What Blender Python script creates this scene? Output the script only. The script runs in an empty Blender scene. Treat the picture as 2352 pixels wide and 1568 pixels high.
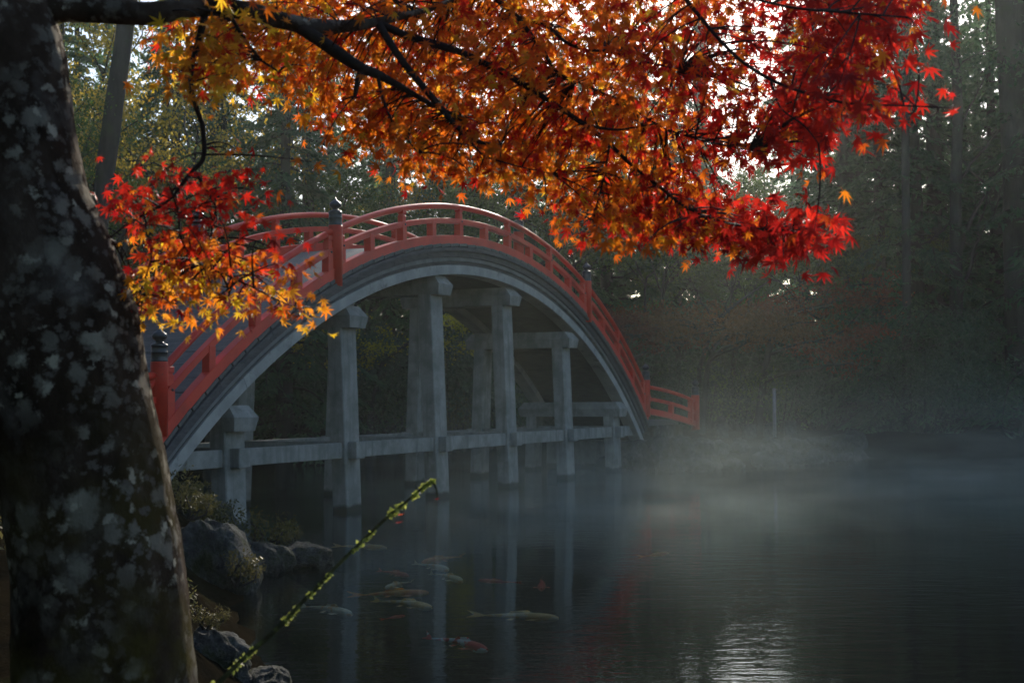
import bpy, math, random
import numpy as np
from mathutils import Vector, Matrix

random.seed(7)
RNG = np.random.default_rng(11)
SC = bpy.context.scene
COL = SC.collection

# ------------------------------------------------------------------ camera
FPX = 3022.26                       # focal length in pixels of a 2352 px wide frame
PITCH, ROLL, YAW = 0.0449, 0.0052, 0.4282
CAM = np.array([-27.5436, -13.2774, 2.1078])
_F = np.array([math.cos(YAW), math.sin(YAW), 0.0])
_R = np.array([math.sin(YAW), -math.cos(YAW), 0.0])
_U = np.array([0.0, 0.0, 1.0])
CF = _F * math.cos(PITCH) + _U * math.sin(PITCH)
_U2 = _U * math.cos(PITCH) - _F * math.sin(PITCH)
CR = math.cos(ROLL) * _R - math.sin(ROLL) * _U2
CU = math.sin(ROLL) * _R + math.cos(ROLL) * _U2
cam_data = bpy.data.cameras.new('camera')
cam = bpy.data.objects.new('camera', cam_data)
COL.objects.link(cam)
M = Matrix.Identity(4)
for i in range(3):
    M[i][0], M[i][1], M[i][2], M[i][3] = CR[i], CU[i], -CF[i], CAM[i]
cam.matrix_world = M
cam_data.sensor_width = 36.0
cam_data.lens = FPX / 2352.0 * 36.0
cam_data.clip_start = 0.05
cam_data.clip_end = 1500.0
cam_data.dof.use_dof = True
cam_data.dof.focus_distance = 8.0
cam_data.dof.aperture_fstop = 7.0
SC.camera = cam

# ------------------------------------------------------------------ world, sun, exposure
SUN_EL, SUN_AZ = 24.0, 14.5         # degrees; azimuth counted from +X towards +Y
world = bpy.data.worlds.new('World')
SC.world = world
world.use_nodes = True
wn = world.node_tree.nodes
wn.clear()
sky = wn.new('ShaderNodeTexSky')
sky.sky_type = 'NISHITA'
sky.sun_disc = False
sky.sun_elevation = math.radians(SUN_EL)
sky.sun_rotation = math.radians(90.0 - SUN_AZ)
sky.air_density = 1.0
sky.dust_density = 1.0
sky.ozone_density = 2.4
bg = wn.new('ShaderNodeBackground')
bg.inputs['Strength'].default_value = 0.13
wo = wn.new('ShaderNodeOutputWorld')
world.node_tree.links.new(sky.outputs[0], bg.inputs[0])
world.node_tree.links.new(bg.outputs[0], wo.inputs[0])

sun_data = bpy.data.lights.new('sun', 'SUN')
sun_data.energy = 4.0
sun_data.angle = math.radians(0.6)
sun_data.color = (1.0, 0.90, 0.76)
sun = bpy.data.objects.new('sun', sun_data)
COL.objects.link(sun)
_el, _az = math.radians(SUN_EL), math.radians(SUN_AZ)
SUN_DIR = Vector((math.cos(_el) * math.cos(_az), math.cos(_el) * math.sin(_az), math.sin(_el)))
sun.rotation_euler = SUN_DIR.to_track_quat('Z', 'Y').to_euler()
sun.location = SUN_DIR * 60

SC.view_settings.view_transform = 'Standard'
SC.view_settings.look = 'None'
SC.view_settings.gamma = 1.0
SC.view_settings.exposure = 0.52
SC.view_settings.use_curve_mapping = False
cy = SC.cycles
cy.use_denoising = True
try:
    cy.denoiser = 'OPENIMAGEDENOISE'
except Exception:
    pass
cy.max_bounces = 7
cy.diffuse_bounces = 3
cy.glossy_bounces = 3
cy.transmission_bounces = 4
cy.transparent_max_bounces = 12
cy.volume_bounces = 1
cy.caustics_reflective = False
cy.caustics_refractive = False
cy.sample_clamp_indirect = 4.0
cy.volume_step_rate = 1.0
cy.volume_max_steps = 96


# ------------------------------------------------------------------ placing helpers
def at(u, v, d):
    """world point seen at (u, v) of the 2352x1568 frame, d metres in front of the lens"""
    return CAM + CF * d + CR * ((u - 1176.0) / FPX * d) + CU * ((784.0 - v) / FPX * d)


def plane_at(u, v, z):
    r = CF + CR * ((u - 1176.0) / FPX) + CU * ((784.0 - v) / FPX)
    return CAM + r * ((z - CAM[2]) / r[2])


def plan(l, d):
    """plan coordinates: l metres right of the lens, d metres ahead -> world x, y"""
    p = CAM + _F * d + _R * l
    return p[0], p[1]


def to_plan(x, y):
    dx, dy = x - CAM[0], y - CAM[1]
    return dx * _R[0] + dy * _R[1], dx * _F[0] + dy * _F[1]


def smooth(a, b, x):
    t = np.clip((x - a) / (b - a), 0, 1)
    return t * t * (3 - 2 * t)


_ph = RNG.uniform(0, 6.28, (8, 3))
_dir = RNG.normal(size=(8, 3))


def wob(p, scale=1.0):
    """cheap smooth noise in -1..1 for arrays of points (n,3)"""
    p = np.asarray(p, float) * scale
    s = 0
    for i in range(8):
        k = 1.0 + 0.45 * i
        s = s + np.sin(p @ _dir[i] * k + _ph[i, 0] + 1.7 * np.sin(p @ _dir[(i + 3) % 8] * 0.7 + _ph[i, 1])) / k ** 0.7
    return s / 4.0


# ------------------------------------------------------------------ mesh helpers
class MB:
    def __init__(self):
        self.v, self.f, self.n = [], [], 0

    def add(self, verts, faces):
        verts = np.asarray(verts, float)
        self.v.append(verts)
        self.f.extend([tuple(int(i) + self.n for i in f) for f in faces])
        self.n += len(verts)
        return self

    def box(self, lo, hi, taper=0.0):
        x0, y0, z0 = lo
        x1, y1, z1 = hi
        t = taper
        v = [(x0, y0, z0), (x1, y0, z0), (x1, y1, z0), (x0, y1, z0),
             (x0 + t, y0 + t, z1), (x1 - t, y0 + t, z1), (x1 - t, y1 - t, z1), (x0 + t, y1 - t, z1)]
        return self.add(v, [(0, 3, 2, 1), (4, 5, 6, 7), (0, 1, 5, 4), (1, 2, 6, 5), (2, 3, 7, 6), (3, 0, 4, 7)])

    def bevel_box(self, lo, hi, b):
        """box with chamfered vertical and horizontal edges"""
        x0, y0, z0 = lo
        x1, y1, z1 = hi
        v, f = [], []
        for z, i in ((z0, b), (z0 + b, 0), (z1 - b, 0), (z1, b)):
            for (x, y) in ((x0 + b, y0 + i), (x1 - b, y0 + i), (x1 - i, y0 + b), (x1 - i, y1 - b),
                           (x1 - b, y1 - i), (x0 + b, y1 - i), (x0 + i, y1 - b), (x0 + i, y0 + b)):
                v.append((x, y, z))
        for k in range(3):
            for j in range(8):
                a, c = k * 8 + j, k * 8 + (j + 1) % 8
                f.append((a, c, c + 8, a + 8))
        f.append(tuple(range(7, -1, -1)))
        f.append(tuple(range(24, 32)))
        return self.add(v, f)

    def tube(self, pts, rad, n=8, cap=True, wobble=0.0):
        pts = np.asarray(pts, float)
        rad = np.asarray(rad, float) * np.ones(len(pts))
        t = np.gradient(pts, axis=0)
        t /= np.linalg.norm(t, axis=1)[:, None] + 1e-12
        up = np.array([0.0, 0.0, 1.0]) if abs(t[0][2]) < 0.9 else np.array([1.0, 0, 0])
        a = np.cross(t[0], up)
        a /= np.linalg.norm(a)
        ang = np.linspace(0, 2 * math.pi, n, endpoint=False)
        v = []
        for i in range(len(pts)):
            a = a - t[i] * (a @ t[i])
            a /= np.linalg.norm(a) + 1e-12
            b = np.cross(t[i], a)
            ring = pts[i] + rad[i] * (np.cos(ang)[:, None] * a + np.sin(ang)[:, None] * b)
            if wobble:
                c = ring - pts[i]
                ring = pts[i] + c * (1 + wobble * wob(ring, 2.2 / max(rad.max(), 1e-3) * 0.35))[:, None]
            v.append(ring)
        f = []
        for i in range(len(pts) - 1):
            for j in range(n):
                k = (j + 1) % n
                f.append((i * n + j, i * n + k, (i + 1) * n + k, (i + 1) * n + j))
        if cap:
            f.append(tuple(range(n - 1, -1, -1)))
            f.append(tuple(range((len(pts) - 1) * n, len(pts) * n)))
        return self.add(np.concatenate(v), f)

    def lathe(self, prof, n=20, c=(0, 0, 0)):
        ang = np.linspace(0, 2 * math.pi, n, endpoint=False)
        v = []
        for r, z in prof:
            v.append(np.stack([c[0] + r * np.cos(ang), c[1] + r * np.sin(ang), np.full(n, c[2] + z)], -1))
        f = []
        for i in range(len(prof) - 1):
            for j in range(n):
                k = (j + 1) % n
                f.append((i * n + j, i * n + k, (i + 1) * n + k, (i + 1) * n + j))
        f.append(tuple(range(n - 1, -1, -1)))
        f.append(tuple(range((len(prof) - 1) * n, len(prof) * n)))
        return self.add(np.concatenate(v), f)

    def mesh(self, name, mat, smooth_=False, attr=None):
        v = np.concatenate(self.v) if self.v else np.zeros((0, 3))
        me = bpy.data.meshes.new(name)
        me.from_pydata(v.tolist(), [], self.f)
        if smooth_:
            me.polygons.foreach_set('use_smooth', np.ones(len(me.polygons), bool))
        if mat:
            me.materials.append(mat)
        if attr is not None:
            a = me.color_attributes.new('lc', 'FLOAT_COLOR', 'POINT')
            c = np.ones((len(v), 4))
            c[:, :3] = attr
            a.data.foreach_set('color', c.ravel())
        me.update()
        return me


def quick_mesh(name, verts, quads, mat, attr=None, smooth_=False):
    """fast path for many same-sized faces: quads is an (n,k) index array"""
    me = bpy.data.meshes.new(name)
    verts = np.asarray(verts, np.float32)
    quads = np.asarray(quads, np.int32)
    n, k = quads.shape
    me.vertices.add(len(verts))
    me.vertices.foreach_set('co', verts.ravel())
    me.loops.add(n * k)
    me.loops.foreach_set('vertex_index', quads.ravel())
    me.polygons.add(n)
    me.polygons.foreach_set('loop_start', np.arange(0, n * k, k, dtype=np.int32))
    me.polygons.foreach_set('loop_total', np.full(n, k, np.int32))
    if smooth_:
        me.polygons.foreach_set('use_smooth', np.ones(n, bool))
    me.update(calc_edges=True)
    if mat:
        me.materials.append(mat)
    if attr is not None:
        a = me.color_attributes.new('lc', 'FLOAT_COLOR', 'POINT')
        c = np.ones((len(verts), 4), np.float32)
        c[:, :3] = attr
        a.data.foreach_set('color', c.ravel())
    return me


def put(name, me, parent=None, loc=(0, 0, 0), rot=(0, 0, 0), scale=(1, 1, 1)):
    o = bpy.data.objects.new(name, me)
    COL.objects.link(o)
    o.parent = parent
    o.location = loc
    o.rotation_euler = rot
    o.scale = scale
    return o


def tag(o, label, cat, group=None, kind=None):
    if label:
        o['label'] = label
    if cat:
        o['category'] = cat
    if group:
        o['group'] = group
    if kind:
        o['kind'] = kind
    return o


def thing(name, label, cat, loc=(0, 0, 0), rotz=0.0, group=None, scale=(1, 1, 1)):
    o = put(name, None, None, loc, (0, 0, rotz), scale)
    return tag(o, label, cat, group)


# ------------------------------------------------------------------ materials
def new_mat(name):
    m = bpy.data.materials.new(name)
    m.use_nodes = True
    nt = m.node_tree
    nt.nodes.clear()
    out = nt.nodes.new('ShaderNodeOutputMaterial')
    return m, nt, out


def node(nt, t, **kw):
    n = nt.nodes.new(t)
    for k, v in kw.items():
        if k in n.inputs:
            n.inputs[k].default_value = v
        else:
            setattr(n, k, v)
    return n


def noise_ramp(nt, scale, stops, detail=6.0, rough=0.6, coord='Object', stretch=None, distortion=0.0):
    tc = node(nt, 'ShaderNodeTexCoord')
    src = tc.outputs[coord]
    if stretch:
        mp = node(nt, 'ShaderNodeMapping')
        mp.inputs['Scale'].default_value = stretch
        nt.links.new(src, mp.inputs[0])
        src = mp.outputs[0]
    nz = node(nt, 'ShaderNodeTexNoise', Scale=scale, Detail=detail, Roughness=rough, Distortion=distortion)
    nt.links.new(src, nz.inputs['Vector'])
    rp = node(nt, 'ShaderNodeValToRGB')
    el = rp.color_ramp.elements
    while len(el) < len(stops):
        el.new(0.5)
    for e, (p, c) in zip(el, stops):
        e.position = p
        e.color = (*c, 1) if len(c) == 3 else c
    nt.links.new(nz.outputs['Fac'], rp.inputs[0])
    return rp.outputs[0], nz, src


def surface(name, scale, stops, rough=0.7, bump=0.3, bscale=None, metallic=0.0, stretch=None, spec=0.4,
            bdist=0.02, detail=6.0, grime=None, coord='Object'):
    m, nt, out = new_mat(name)
    col, nz, src = noise_ramp(nt, scale, stops, detail=detail, stretch=stretch, coord=coord)
    if grime:
        gs, gc, lo, hi = grime
        g, _, _ = noise_ramp(nt, gs, [(lo, (0, 0, 0)), (hi, (1, 1, 1))], detail=8, rough=0.7, coord=coord)
        mx = node(nt, 'ShaderNodeMix', data_type='RGBA')
        nt.links.new(g, mx.inputs[0])
        nt.links.new(col, mx.inputs[6])
        mx.inputs[7].default_value = (*gc, 1)
        col = mx.outputs[2]
    bs = node(nt, 'ShaderNodeBsdfPrincipled', Roughness=rough, Metallic=metallic)
    bs.inputs['Specular IOR Level'].default_value = spec
    nt.links.new(col, bs.inputs['Base Color'])
    if bump:
        n2 = node(nt, 'ShaderNodeTexNoise', Scale=bscale or scale * 4, Detail=8.0, Roughness=0.65)
        nt.links.new(src, n2.inputs['Vector'])
        bp = node(nt, 'ShaderNodeBump', Strength=bump, Distance=bdist)
        nt.links.new(n2.outputs['Fac'], bp.inputs['Height'])
        nt.links.new(bp.outputs[0], bs.inputs['Normal'])
    nt.links.new(bs.outputs[0], out.inputs['Surface'])
    return m


def leaf_mat(name, c0=None, c1=None, trans=0.5, hue=0.03, val=0.35, gloss=0.35):
    """leaf: colour from the vertex colour 'lc' (actual colour, or a 0..1 blend of c0 and c1) + translucency"""
    m, nt, out = new_mat(name)
    at_ = node(nt, 'ShaderNodeAttribute', attribute_name='lc')
    col = at_.outputs['Color']
    if c0 is not None:
        mx = node(nt, 'ShaderNodeMix', data_type='RGBA')
        sep = node(nt, 'ShaderNodeSeparateColor')
        nt.links.new(col, sep.inputs[0])
        nt.links.new(sep.outputs[0], mx.inputs[0])
        mx.inputs[6].default_value = (*c0, 1)
        mx.inputs[7].default_value = (*c1, 1)
        col = mx.outputs[2]
        oi = node(nt, 'ShaderNodeObjectInfo')
        hs = node(nt, 'ShaderNodeHueSaturation')
        mr = node(nt, 'ShaderNodeMapRange')
        mr.inputs['To Min'].default_value = 0.5 - hue
        mr.inputs['To Max'].default_value = 0.5 + hue
        nt.links.new(oi.outputs['Random'], mr.inputs[0])
        nt.links.new(mr.outputs[0], hs.inputs['Hue'])
        mr2 = node(nt, 'ShaderNodeMapRange')
        mr2.inputs['To Min'].default_value = 1.0 - val
        mr2.inputs['To Max'].default_value = 1.0 + val
        ml = node(nt, 'ShaderNodeMath', operation='FRACT')
        ml2 = node(nt, 'ShaderNodeMath', operation='MULTIPLY')
        ml2.inputs[1].default_value = 7.31
        nt.links.new(oi.outputs['Random'], ml2.inputs[0])
        nt.links.new(ml2.outputs[0], ml.inputs[0])
        nt.links.new(ml.outputs[0], mr2.inputs[0])
        nt.links.new(mr2.outputs[0], hs.inputs['Value'])
        nt.links.new(col, hs.inputs['Color'])
        col = hs.outputs[0]
    bs = node(nt, 'ShaderNodeBsdfPrincipled', Roughness=0.45)
    bs.inputs['Specular IOR Level'].default_value = gloss
    tr = node(nt, 'ShaderNodeBsdfTranslucent')
    nt.links.new(col, bs.inputs['Base Color'])
    nt.links.new(col, tr.inputs['Color'])
    ms = node(nt, 'ShaderNodeMixShader')
    ms.inputs[0].default_value = trans
    nt.links.new(bs.outputs[0], ms.inputs[1])
    nt.links.new(tr.outputs[0], ms.inputs[2])
    nt.links.new(ms.outputs[0], out.inputs['Surface'])
    return m


RED = surface('red_lacquer', 1.2, [(0.30, (0.42, 0.016, 0.008)), (0.55, (0.62, 0.028, 0.011)), (0.8, (0.68, 0.050, 0.022))],
              rough=0.45, bump=0.12, bscale=30, spec=0.28, grime=(5.0, (0.16, 0.035, 0.028), 0.60, 0.78))
def pier_material():
    m, nt, out = new_mat('pier_concrete')
    col, nz, src = noise_ramp(nt, 3.0, [(0.25, (0.15, 0.155, 0.14)), (0.5, (0.26, 0.265, 0.24)), (0.75, (0.35, 0.35, 0.32))])
    def over(col, fac, c):
        mx = node(nt, 'ShaderNodeMix', data_type='RGBA')
        nt.links.new(fac, mx.inputs[0])
        nt.links.new(col, mx.inputs[6])
        mx.inputs[7].default_value = (*c, 1)
        return mx.outputs[2]
    g, _, _ = noise_ramp(nt, 1.3, [(0.50, (0, 0, 0)), (0.75, (1, 1, 1))], detail=8, rough=0.7)
    col = over(col, g, (0.13, 0.14, 0.115))
    st, _, _ = noise_ramp(nt, 4.0, [(0.52, (0, 0, 0)), (0.72, (0.8, 0.8, 0.8))], detail=6, stretch=(1.6, 1.6, 0.10))     # drip streaks
    col = over(col, st, (0.115, 0.12, 0.105))
    sp, _, _ = noise_ramp(nt, 60.0, [(0.60, (0, 0, 0)), (0.70, (1, 1, 1))], detail=2)                         # pits
    col = over(col, sp, (0.16, 0.165, 0.15))
    tc = node(nt, 'ShaderNodeTexCoord')                                                                       # algae up to the high-water line
    sx = node(nt, 'ShaderNodeSeparateXYZ')
    nt.links.new(tc.outputs['Object'], sx.inputs[0])
    wn_ = node(nt, 'ShaderNodeTexNoise', Scale=5.0, Detail=5.0)
    nt.links.new(tc.outputs['Object'], wn_.inputs['Vector'])
    ad = node(nt, 'ShaderNodeMath', operation='MULTIPLY_ADD')
    ad.inputs[1].default_value = -0.16
    nt.links.new(wn_.outputs['Fac'], ad.inputs[0])
    nt.links.new(sx.outputs['Z'], ad.inputs[2])
    mr = node(nt, 'ShaderNodeMapRange')
    mr.inputs['From Min'].default_value = 0.07
    mr.inputs['From Max'].default_value = 0.0
    nt.links.new(ad.outputs[0], mr.inputs[0])
    col = over(col, mr.outputs[0], (0.030, 0.036, 0.026))
    bs = node(nt, 'ShaderNodeBsdfPrincipled', Roughness=0.85)
    bs.inputs['Specular IOR Level'].default_value = 0.25
    nt.links.new(col, bs.inputs['Base Color'])
    n2 = node(nt, 'ShaderNodeTexNoise', Scale=45.0, Detail=8.0, Roughness=0.65)
    nt.links.new(src, n2.inputs['Vector'])
    bp = node(nt, 'ShaderNodeBump', Strength=0.4, Distance=0.02)
    nt.links.new(n2.outputs['Fac'], bp.inputs['Height'])
    nt.links.new(bp.outputs[0], bs.inputs['Normal'])
    nt.links.new(bs.outputs[0], out.inputs['Surface'])
    return m


CONC = pier_material()
RIBM = surface('rib_concrete', 2.0, [(0.3, (0.25, 0.26, 0.24)), (0.7, (0.41, 0.41, 0.38))],
               rough=0.8, bump=0.3, bscale=30, spec=0.25, grime=(2.2, (0.12, 0.13, 0.12), 0.55, 0.72))
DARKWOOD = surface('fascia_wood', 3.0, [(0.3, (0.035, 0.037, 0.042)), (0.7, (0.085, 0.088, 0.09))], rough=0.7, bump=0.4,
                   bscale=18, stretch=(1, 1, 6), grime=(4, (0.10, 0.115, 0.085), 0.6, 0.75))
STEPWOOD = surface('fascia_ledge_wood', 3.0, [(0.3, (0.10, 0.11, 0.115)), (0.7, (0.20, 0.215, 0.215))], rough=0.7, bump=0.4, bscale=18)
DECK = surface('deck_wood', 2.0, [(0.3, (0.050, 0.055, 0.055)), (0.7, (0.125, 0.13, 0.12))], rough=0.55, bump=0.5, bscale=14,
               stretch=(8, 1, 8), grime=(3, (0.05, 0.06, 0.055), 0.5, 0.7))
BRONZE = surface('bronze_cap', 4.0, [(0.3, (0.030, 0.034, 0.040)), (0.7, (0.075, 0.083, 0.092))], rough=0.32, metallic=0.75, bump=0.08, bscale=40)
STONE = surface('bank_stone', 5.0, [(0.30, (0.020, 0.022, 0.022)), (0.5, (0.060, 0.064, 0.063)), (0.72, (0.17, 0.175, 0.165))], rough=0.85,
                bump=1.0, bscale=11, bdist=0.09, spec=0.12, detail=10, grime=(2.4, (0.026, 0.034, 0.014), 0.46, 0.62))
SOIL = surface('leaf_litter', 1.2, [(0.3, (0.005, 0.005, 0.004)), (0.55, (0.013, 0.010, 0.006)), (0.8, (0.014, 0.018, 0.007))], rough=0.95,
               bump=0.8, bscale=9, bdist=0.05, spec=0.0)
BARK = surface('forest_bark', 3.0, [(0.3, (0.024, 0.022, 0.021)), (0.7, (0.075, 0.070, 0.066))], rough=0.9, bump=0.8, bscale=10,
               stretch=(1, 1, 0.25), bdist=0.04, spec=0.15, grime=(2.0, (0.05, 0.06, 0.035), 0.5, 0.7))
TWIG = surface('maple_twig', 30.0, [(0.3, (0.012, 0.009, 0.008)), (0.7, (0.035, 0.026, 0.022))], rough=0.8, bump=0.2, spec=0.25)
IRON = surface('painted_pole', 8.0, [(0.3, (0.16, 0.17, 0.17)), (0.7, (0.26, 0.27, 0.265))], rough=0.6, bump=0.1)


def trunk_material():
    m, nt, out = new_mat('lichen_bark')
    bark, nz, src = noise_ramp(nt, 9.0, [(0.3, (0.014, 0.010, 0.007)), (0.5, (0.045, 0.031, 0.022)), (0.72, (0.085, 0.062, 0.046))],
                               detail=10, stretch=(1, 1, 0.6))
    tc = node(nt, 'ShaderNodeTexCoord')
    # soft grey-brown stains
    st, _, _ = noise_ramp(nt, 7.0, [(0.52, (0, 0, 0)), (0.66, (1, 1, 1))], detail=5)
    mx0 = node(nt, 'ShaderNodeMix', data_type='RGBA')
    nt.links.new(st, mx0.inputs[0])
    nt.links.new(bark, mx0.inputs[6])
    mx0.inputs[7].default_value = (0.095, 0.080, 0.068, 1)
    col = mx0.outputs[2]
    # moss towards the foot
    gm, _, _ = noise_ramp(nt, 4.0, [(0.45, (0, 0, 0)), (0.62, (1, 1, 1))], detail=6)
    sx = node(nt, 'ShaderNodeSeparateXYZ')
    nt.links.new(tc.outputs['Object'], sx.inputs[0])
    mr = node(nt, 'ShaderNodeMapRange')
    mr.inputs['From Min'].default_value = 1.5
    mr.inputs['From Max'].default_value = 0.7
    nt.links.new(sx.outputs['Z'], mr.inputs[0])
    mm = node(nt, 'ShaderNodeMath', operation='MULTIPLY')
    nt.links.new(gm, mm.inputs[0])
    nt.links.new(mr.outputs[0], mm.inputs[1])
    mx1 = node(nt, 'ShaderNodeMix', data_type='RGBA')
    nt.links.new(mm.outputs[0], mx1.inputs[0])
    nt.links.new(col, mx1.inputs[6])
    mx1.inputs[7].default_value = (0.085, 0.072, 0.016, 1)
    col = mx1.outputs[2]
    # lichen: round pale discs (two sizes) with ragged edges
    warp = node(nt, 'ShaderNodeTexNoise', Scale=18.0, Detail=7.0, Roughness=0.7)
    nt.links.new(tc.outputs['Object'], warp.inputs['Vector'])
    va = node(nt, 'ShaderNodeVectorMath', operation='SCALE')
    va.inputs['Scale'].default_value = 0.085
    nt.links.new(warp.outputs['Color'], va.inputs[0])
    vb = node(nt, 'ShaderNodeVectorMath', operation='ADD')
    nt.links.new(tc.outputs['Object'], vb.inputs[0])
    nt.links.new(va.outputs[0], vb.inputs[1])
    for sc_, cut, thr, c in ((38.0, 0.28, 0.25, (0.14, 0.12, 0.10)), (17.0, 0.30, 0.28, (0.20, 0.18, 0.145)), (9.0, 0.20, 0.42, (0.28, 0.26, 0.205)), (24.0, 0.22, 0.58, (0.42, 0.385, 0.30))):
        vo = node(nt, 'ShaderNodeTexVoronoi', Scale=sc_)
        nt.links.new(vb.outputs[0], vo.inputs['Vector'])
        r1 = node(nt, 'ShaderNodeMapRange')
        r1.inputs['From Min'].default_value = cut + 0.15
        r1.inputs['From Max'].default_value = cut
        nt.links.new(vo.outputs['Distance'], r1.inputs[0])
        sp = node(nt, 'ShaderNodeSeparateColor')
        nt.links.new(vo.outputs['Color'], sp.inputs[0])
        gt = node(nt, 'ShaderNodeMath', operation='GREATER_THAN')
        gt.inputs[1].default_value = thr
        nt.links.new(sp.outputs[0], gt.inputs[0])
        mu = node(nt, 'ShaderNodeMath', operation='MULTIPLY')
        nt.links.new(r1.outputs[0], mu.inputs[0])
        nt.links.new(gt.outputs[0], mu.inputs[1])
        # lichen also thins out in places
        big = node(nt, 'ShaderNodeTexNoise', Scale=3.1, Detail=3.0)
        nt.links.new(tc.outputs['Object'], big.inputs['Vector'])
        r2 = node(nt, 'ShaderNodeMapRange')
        r2.inputs['From Min'].default_value = 0.40
        r2.inputs['From Max'].default_value = 0.58
        nt.links.new(big.outputs['Fac'], r2.inputs[0])
        mu2 = node(nt, 'ShaderNodeMath', operation='MULTIPLY')
        nt.links.new(mu.outputs[0], mu2.inputs[0])
        nt.links.new(r2.outputs[0], mu2.inputs[1])
        mx = node(nt, 'ShaderNodeMix', data_type='RGBA')
        nt.links.new(mu2.outputs[0], mx.inputs[0])
        nt.links.new(col, mx.inputs[6])
        mx.inputs[7].default_value = (*c, 1)
        col = mx.outputs[2]
    bs = node(nt, 'ShaderNodeBsdfPrincipled', Roughness=0.9)
    bs.inputs['Specular IOR Level'].default_value = 0.02
    nt.links.new(col, bs.inputs['Base Color'])
    bn = node(nt, 'ShaderNodeTexNoise', Scale=28.0, Detail=9.0, Roughness=0.7)
    nt.links.new(src, bn.inputs['Vector'])
    bp = node(nt, 'ShaderNodeBump', Strength=0.8, Distance=0.015)
    nt.links.new(bn.outputs['Fac'], bp.inputs['Height'])
    nt.links.new(bp.outputs[0], bs.inputs['Normal'])
    nt.links.new(bs.outputs[0], out.inputs['Surface'])
    return m


LICHEN_BARK = trunk_material()
MAPLE_LEAF = leaf_mat('maple_leaf', trans=0.72, gloss=0.3)
CONIFER = leaf_mat('conifer_needles', (0.036, 0.088, 0.046), (0.105, 0.190, 0.085), trans=0.6, hue=0.02)
GREENLEAF = leaf_mat('green_leaves', (0.050, 0.095, 0.026), (0.15, 0.21, 0.050), trans=0.62, hue=0.025)
YELLOWLEAF = leaf_mat('yellow_leaves', (0.22, 0.20, 0.030), (0.60, 0.46, 0.050), trans=0.65, hue=0.02)
RUSTLEAF = leaf_mat('rust_leaves', (0.13, 0.060, 0.030), (0.34, 0.12, 0.045), trans=0.5, hue=0.02)
CAMELLIA = leaf_mat('glossy_leaves', (0.020, 0.050, 0.024), (0.060, 0.110, 0.048), trans=0.3, hue=0.015, gloss=0.6)
FERN = leaf_mat('bank_plant_leaves', (0.045, 0.048, 0.016), (0.13, 0.12, 0.045), trans=0.4, hue=0.02, gloss=0.1)
MOSSTEM = surface('mossy_stem', 60.0, [(0.3, (0.030, 0.026, 0.016)), (0.5, (0.07, 0.072, 0.03)), (0.7, (0.15, 0.16, 0.05))], rough=0.9, bump=0.6, bscale=150, spec=0.1)
MOSS = leaf_mat('twig_moss', (0.34, 0.40, 0.07), (0.60, 0.64, 0.18), trans=0.5, hue=0.0, val=0.0)


def water_material():
    m, nt, out = new_mat('pond_water')
    tc = node(nt, 'ShaderNodeTexCoord')
    n1 = node(nt, 'ShaderNodeTexNoise', Scale=1.0, Detail=4.0, Roughness=0.6)
    n2 = node(nt, 'ShaderNodeTexNoise', Scale=0.22, Detail=2.0)
    wmp = node(nt, 'ShaderNodeMapping', vector_type='TEXTURE')
    wmp.inputs['Rotation'].default_value = (0, 0, YAW)
    wmp.inputs['Scale'].default_value = (0.20, 0.62, 1.0)
    nt.links.new(tc.outputs['Object'], wmp.inputs[0])
    nt.links.new(wmp.outputs[0], n1.inputs['Vector'])
    nt.links.new(tc.outputs['Object'], n2.inputs['Vector'])
    mr = node(nt, 'ShaderNodeMapRange')
    mr.inputs['From Min'].default_value = 0.38
    mr.inputs['From Max'].default_value = 0.62
    mr.inputs['To Min'].default_value = 0.3
    mr.inputs['To Max'].default_value = 1.0
    nt.links.new(n2.outputs['Fac'], mr.inputs[0])
    mu = node(nt, 'ShaderNodeMath', operation='MULTIPLY')
    nt.links.new(n1.outputs['Fac'], mu.inputs[0])
    nt.links.new(mr.outputs[0], mu.inputs[1])
    bp = node(nt, 'ShaderNodeBump', Strength=0.30, Distance=0.03)
    nt.links.new(mu.outputs[0], bp.inputs['Height'])
    fr = node(nt, 'ShaderNodeFresnel', IOR=1.33)
    nt.links.new(bp.outputs[0], fr.inputs['Normal'])
    gl = node(nt, 'ShaderNodeBsdfGlossy', Roughness=0.03)
    gl.inputs['Color'].default_value = (0.84, 0.94, 1.0, 1)
    nt.links.new(bp.outputs[0], gl.inputs['Normal'])
    tr = node(nt, 'ShaderNodeBsdfTransparent')
    tr.inputs['Color'].default_value = (0.90, 0.95, 0.95, 1)
    ms = node(nt, 'ShaderNodeMixShader')
    nt.links.new(fr.outputs[0], ms.inputs[0])
    nt.links.new(tr.outputs[0], ms.inputs[1])
    nt.links.new(gl.outputs[0], ms.inputs[2])
    nt.links.new(ms.outputs[0], out.inputs['Surface'])
    return m


WATER = water_material()

# ================================================================== SETTING
POND = np.array([(-1.2, 6.0), (-1.45, 8.0), (-1.8, 10.0), (-2.9, 13.3), (-3.4, 16.5), (-4.3, 19.4), (-5.0, 21.3), (-7.5, 24),
                 (-10, 30), (-12.5, 40), (-9, 49), (-4, 51.5), (0, 48.5), (2.2, 43.5), (3.6, 39.6), (5.0, 38.9), (9.0, 41.5), (12, 46), (20, 48.5),
                 (30, 46), (36, 30), (30, 12), (16, 6), (5, 4.6)])


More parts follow.
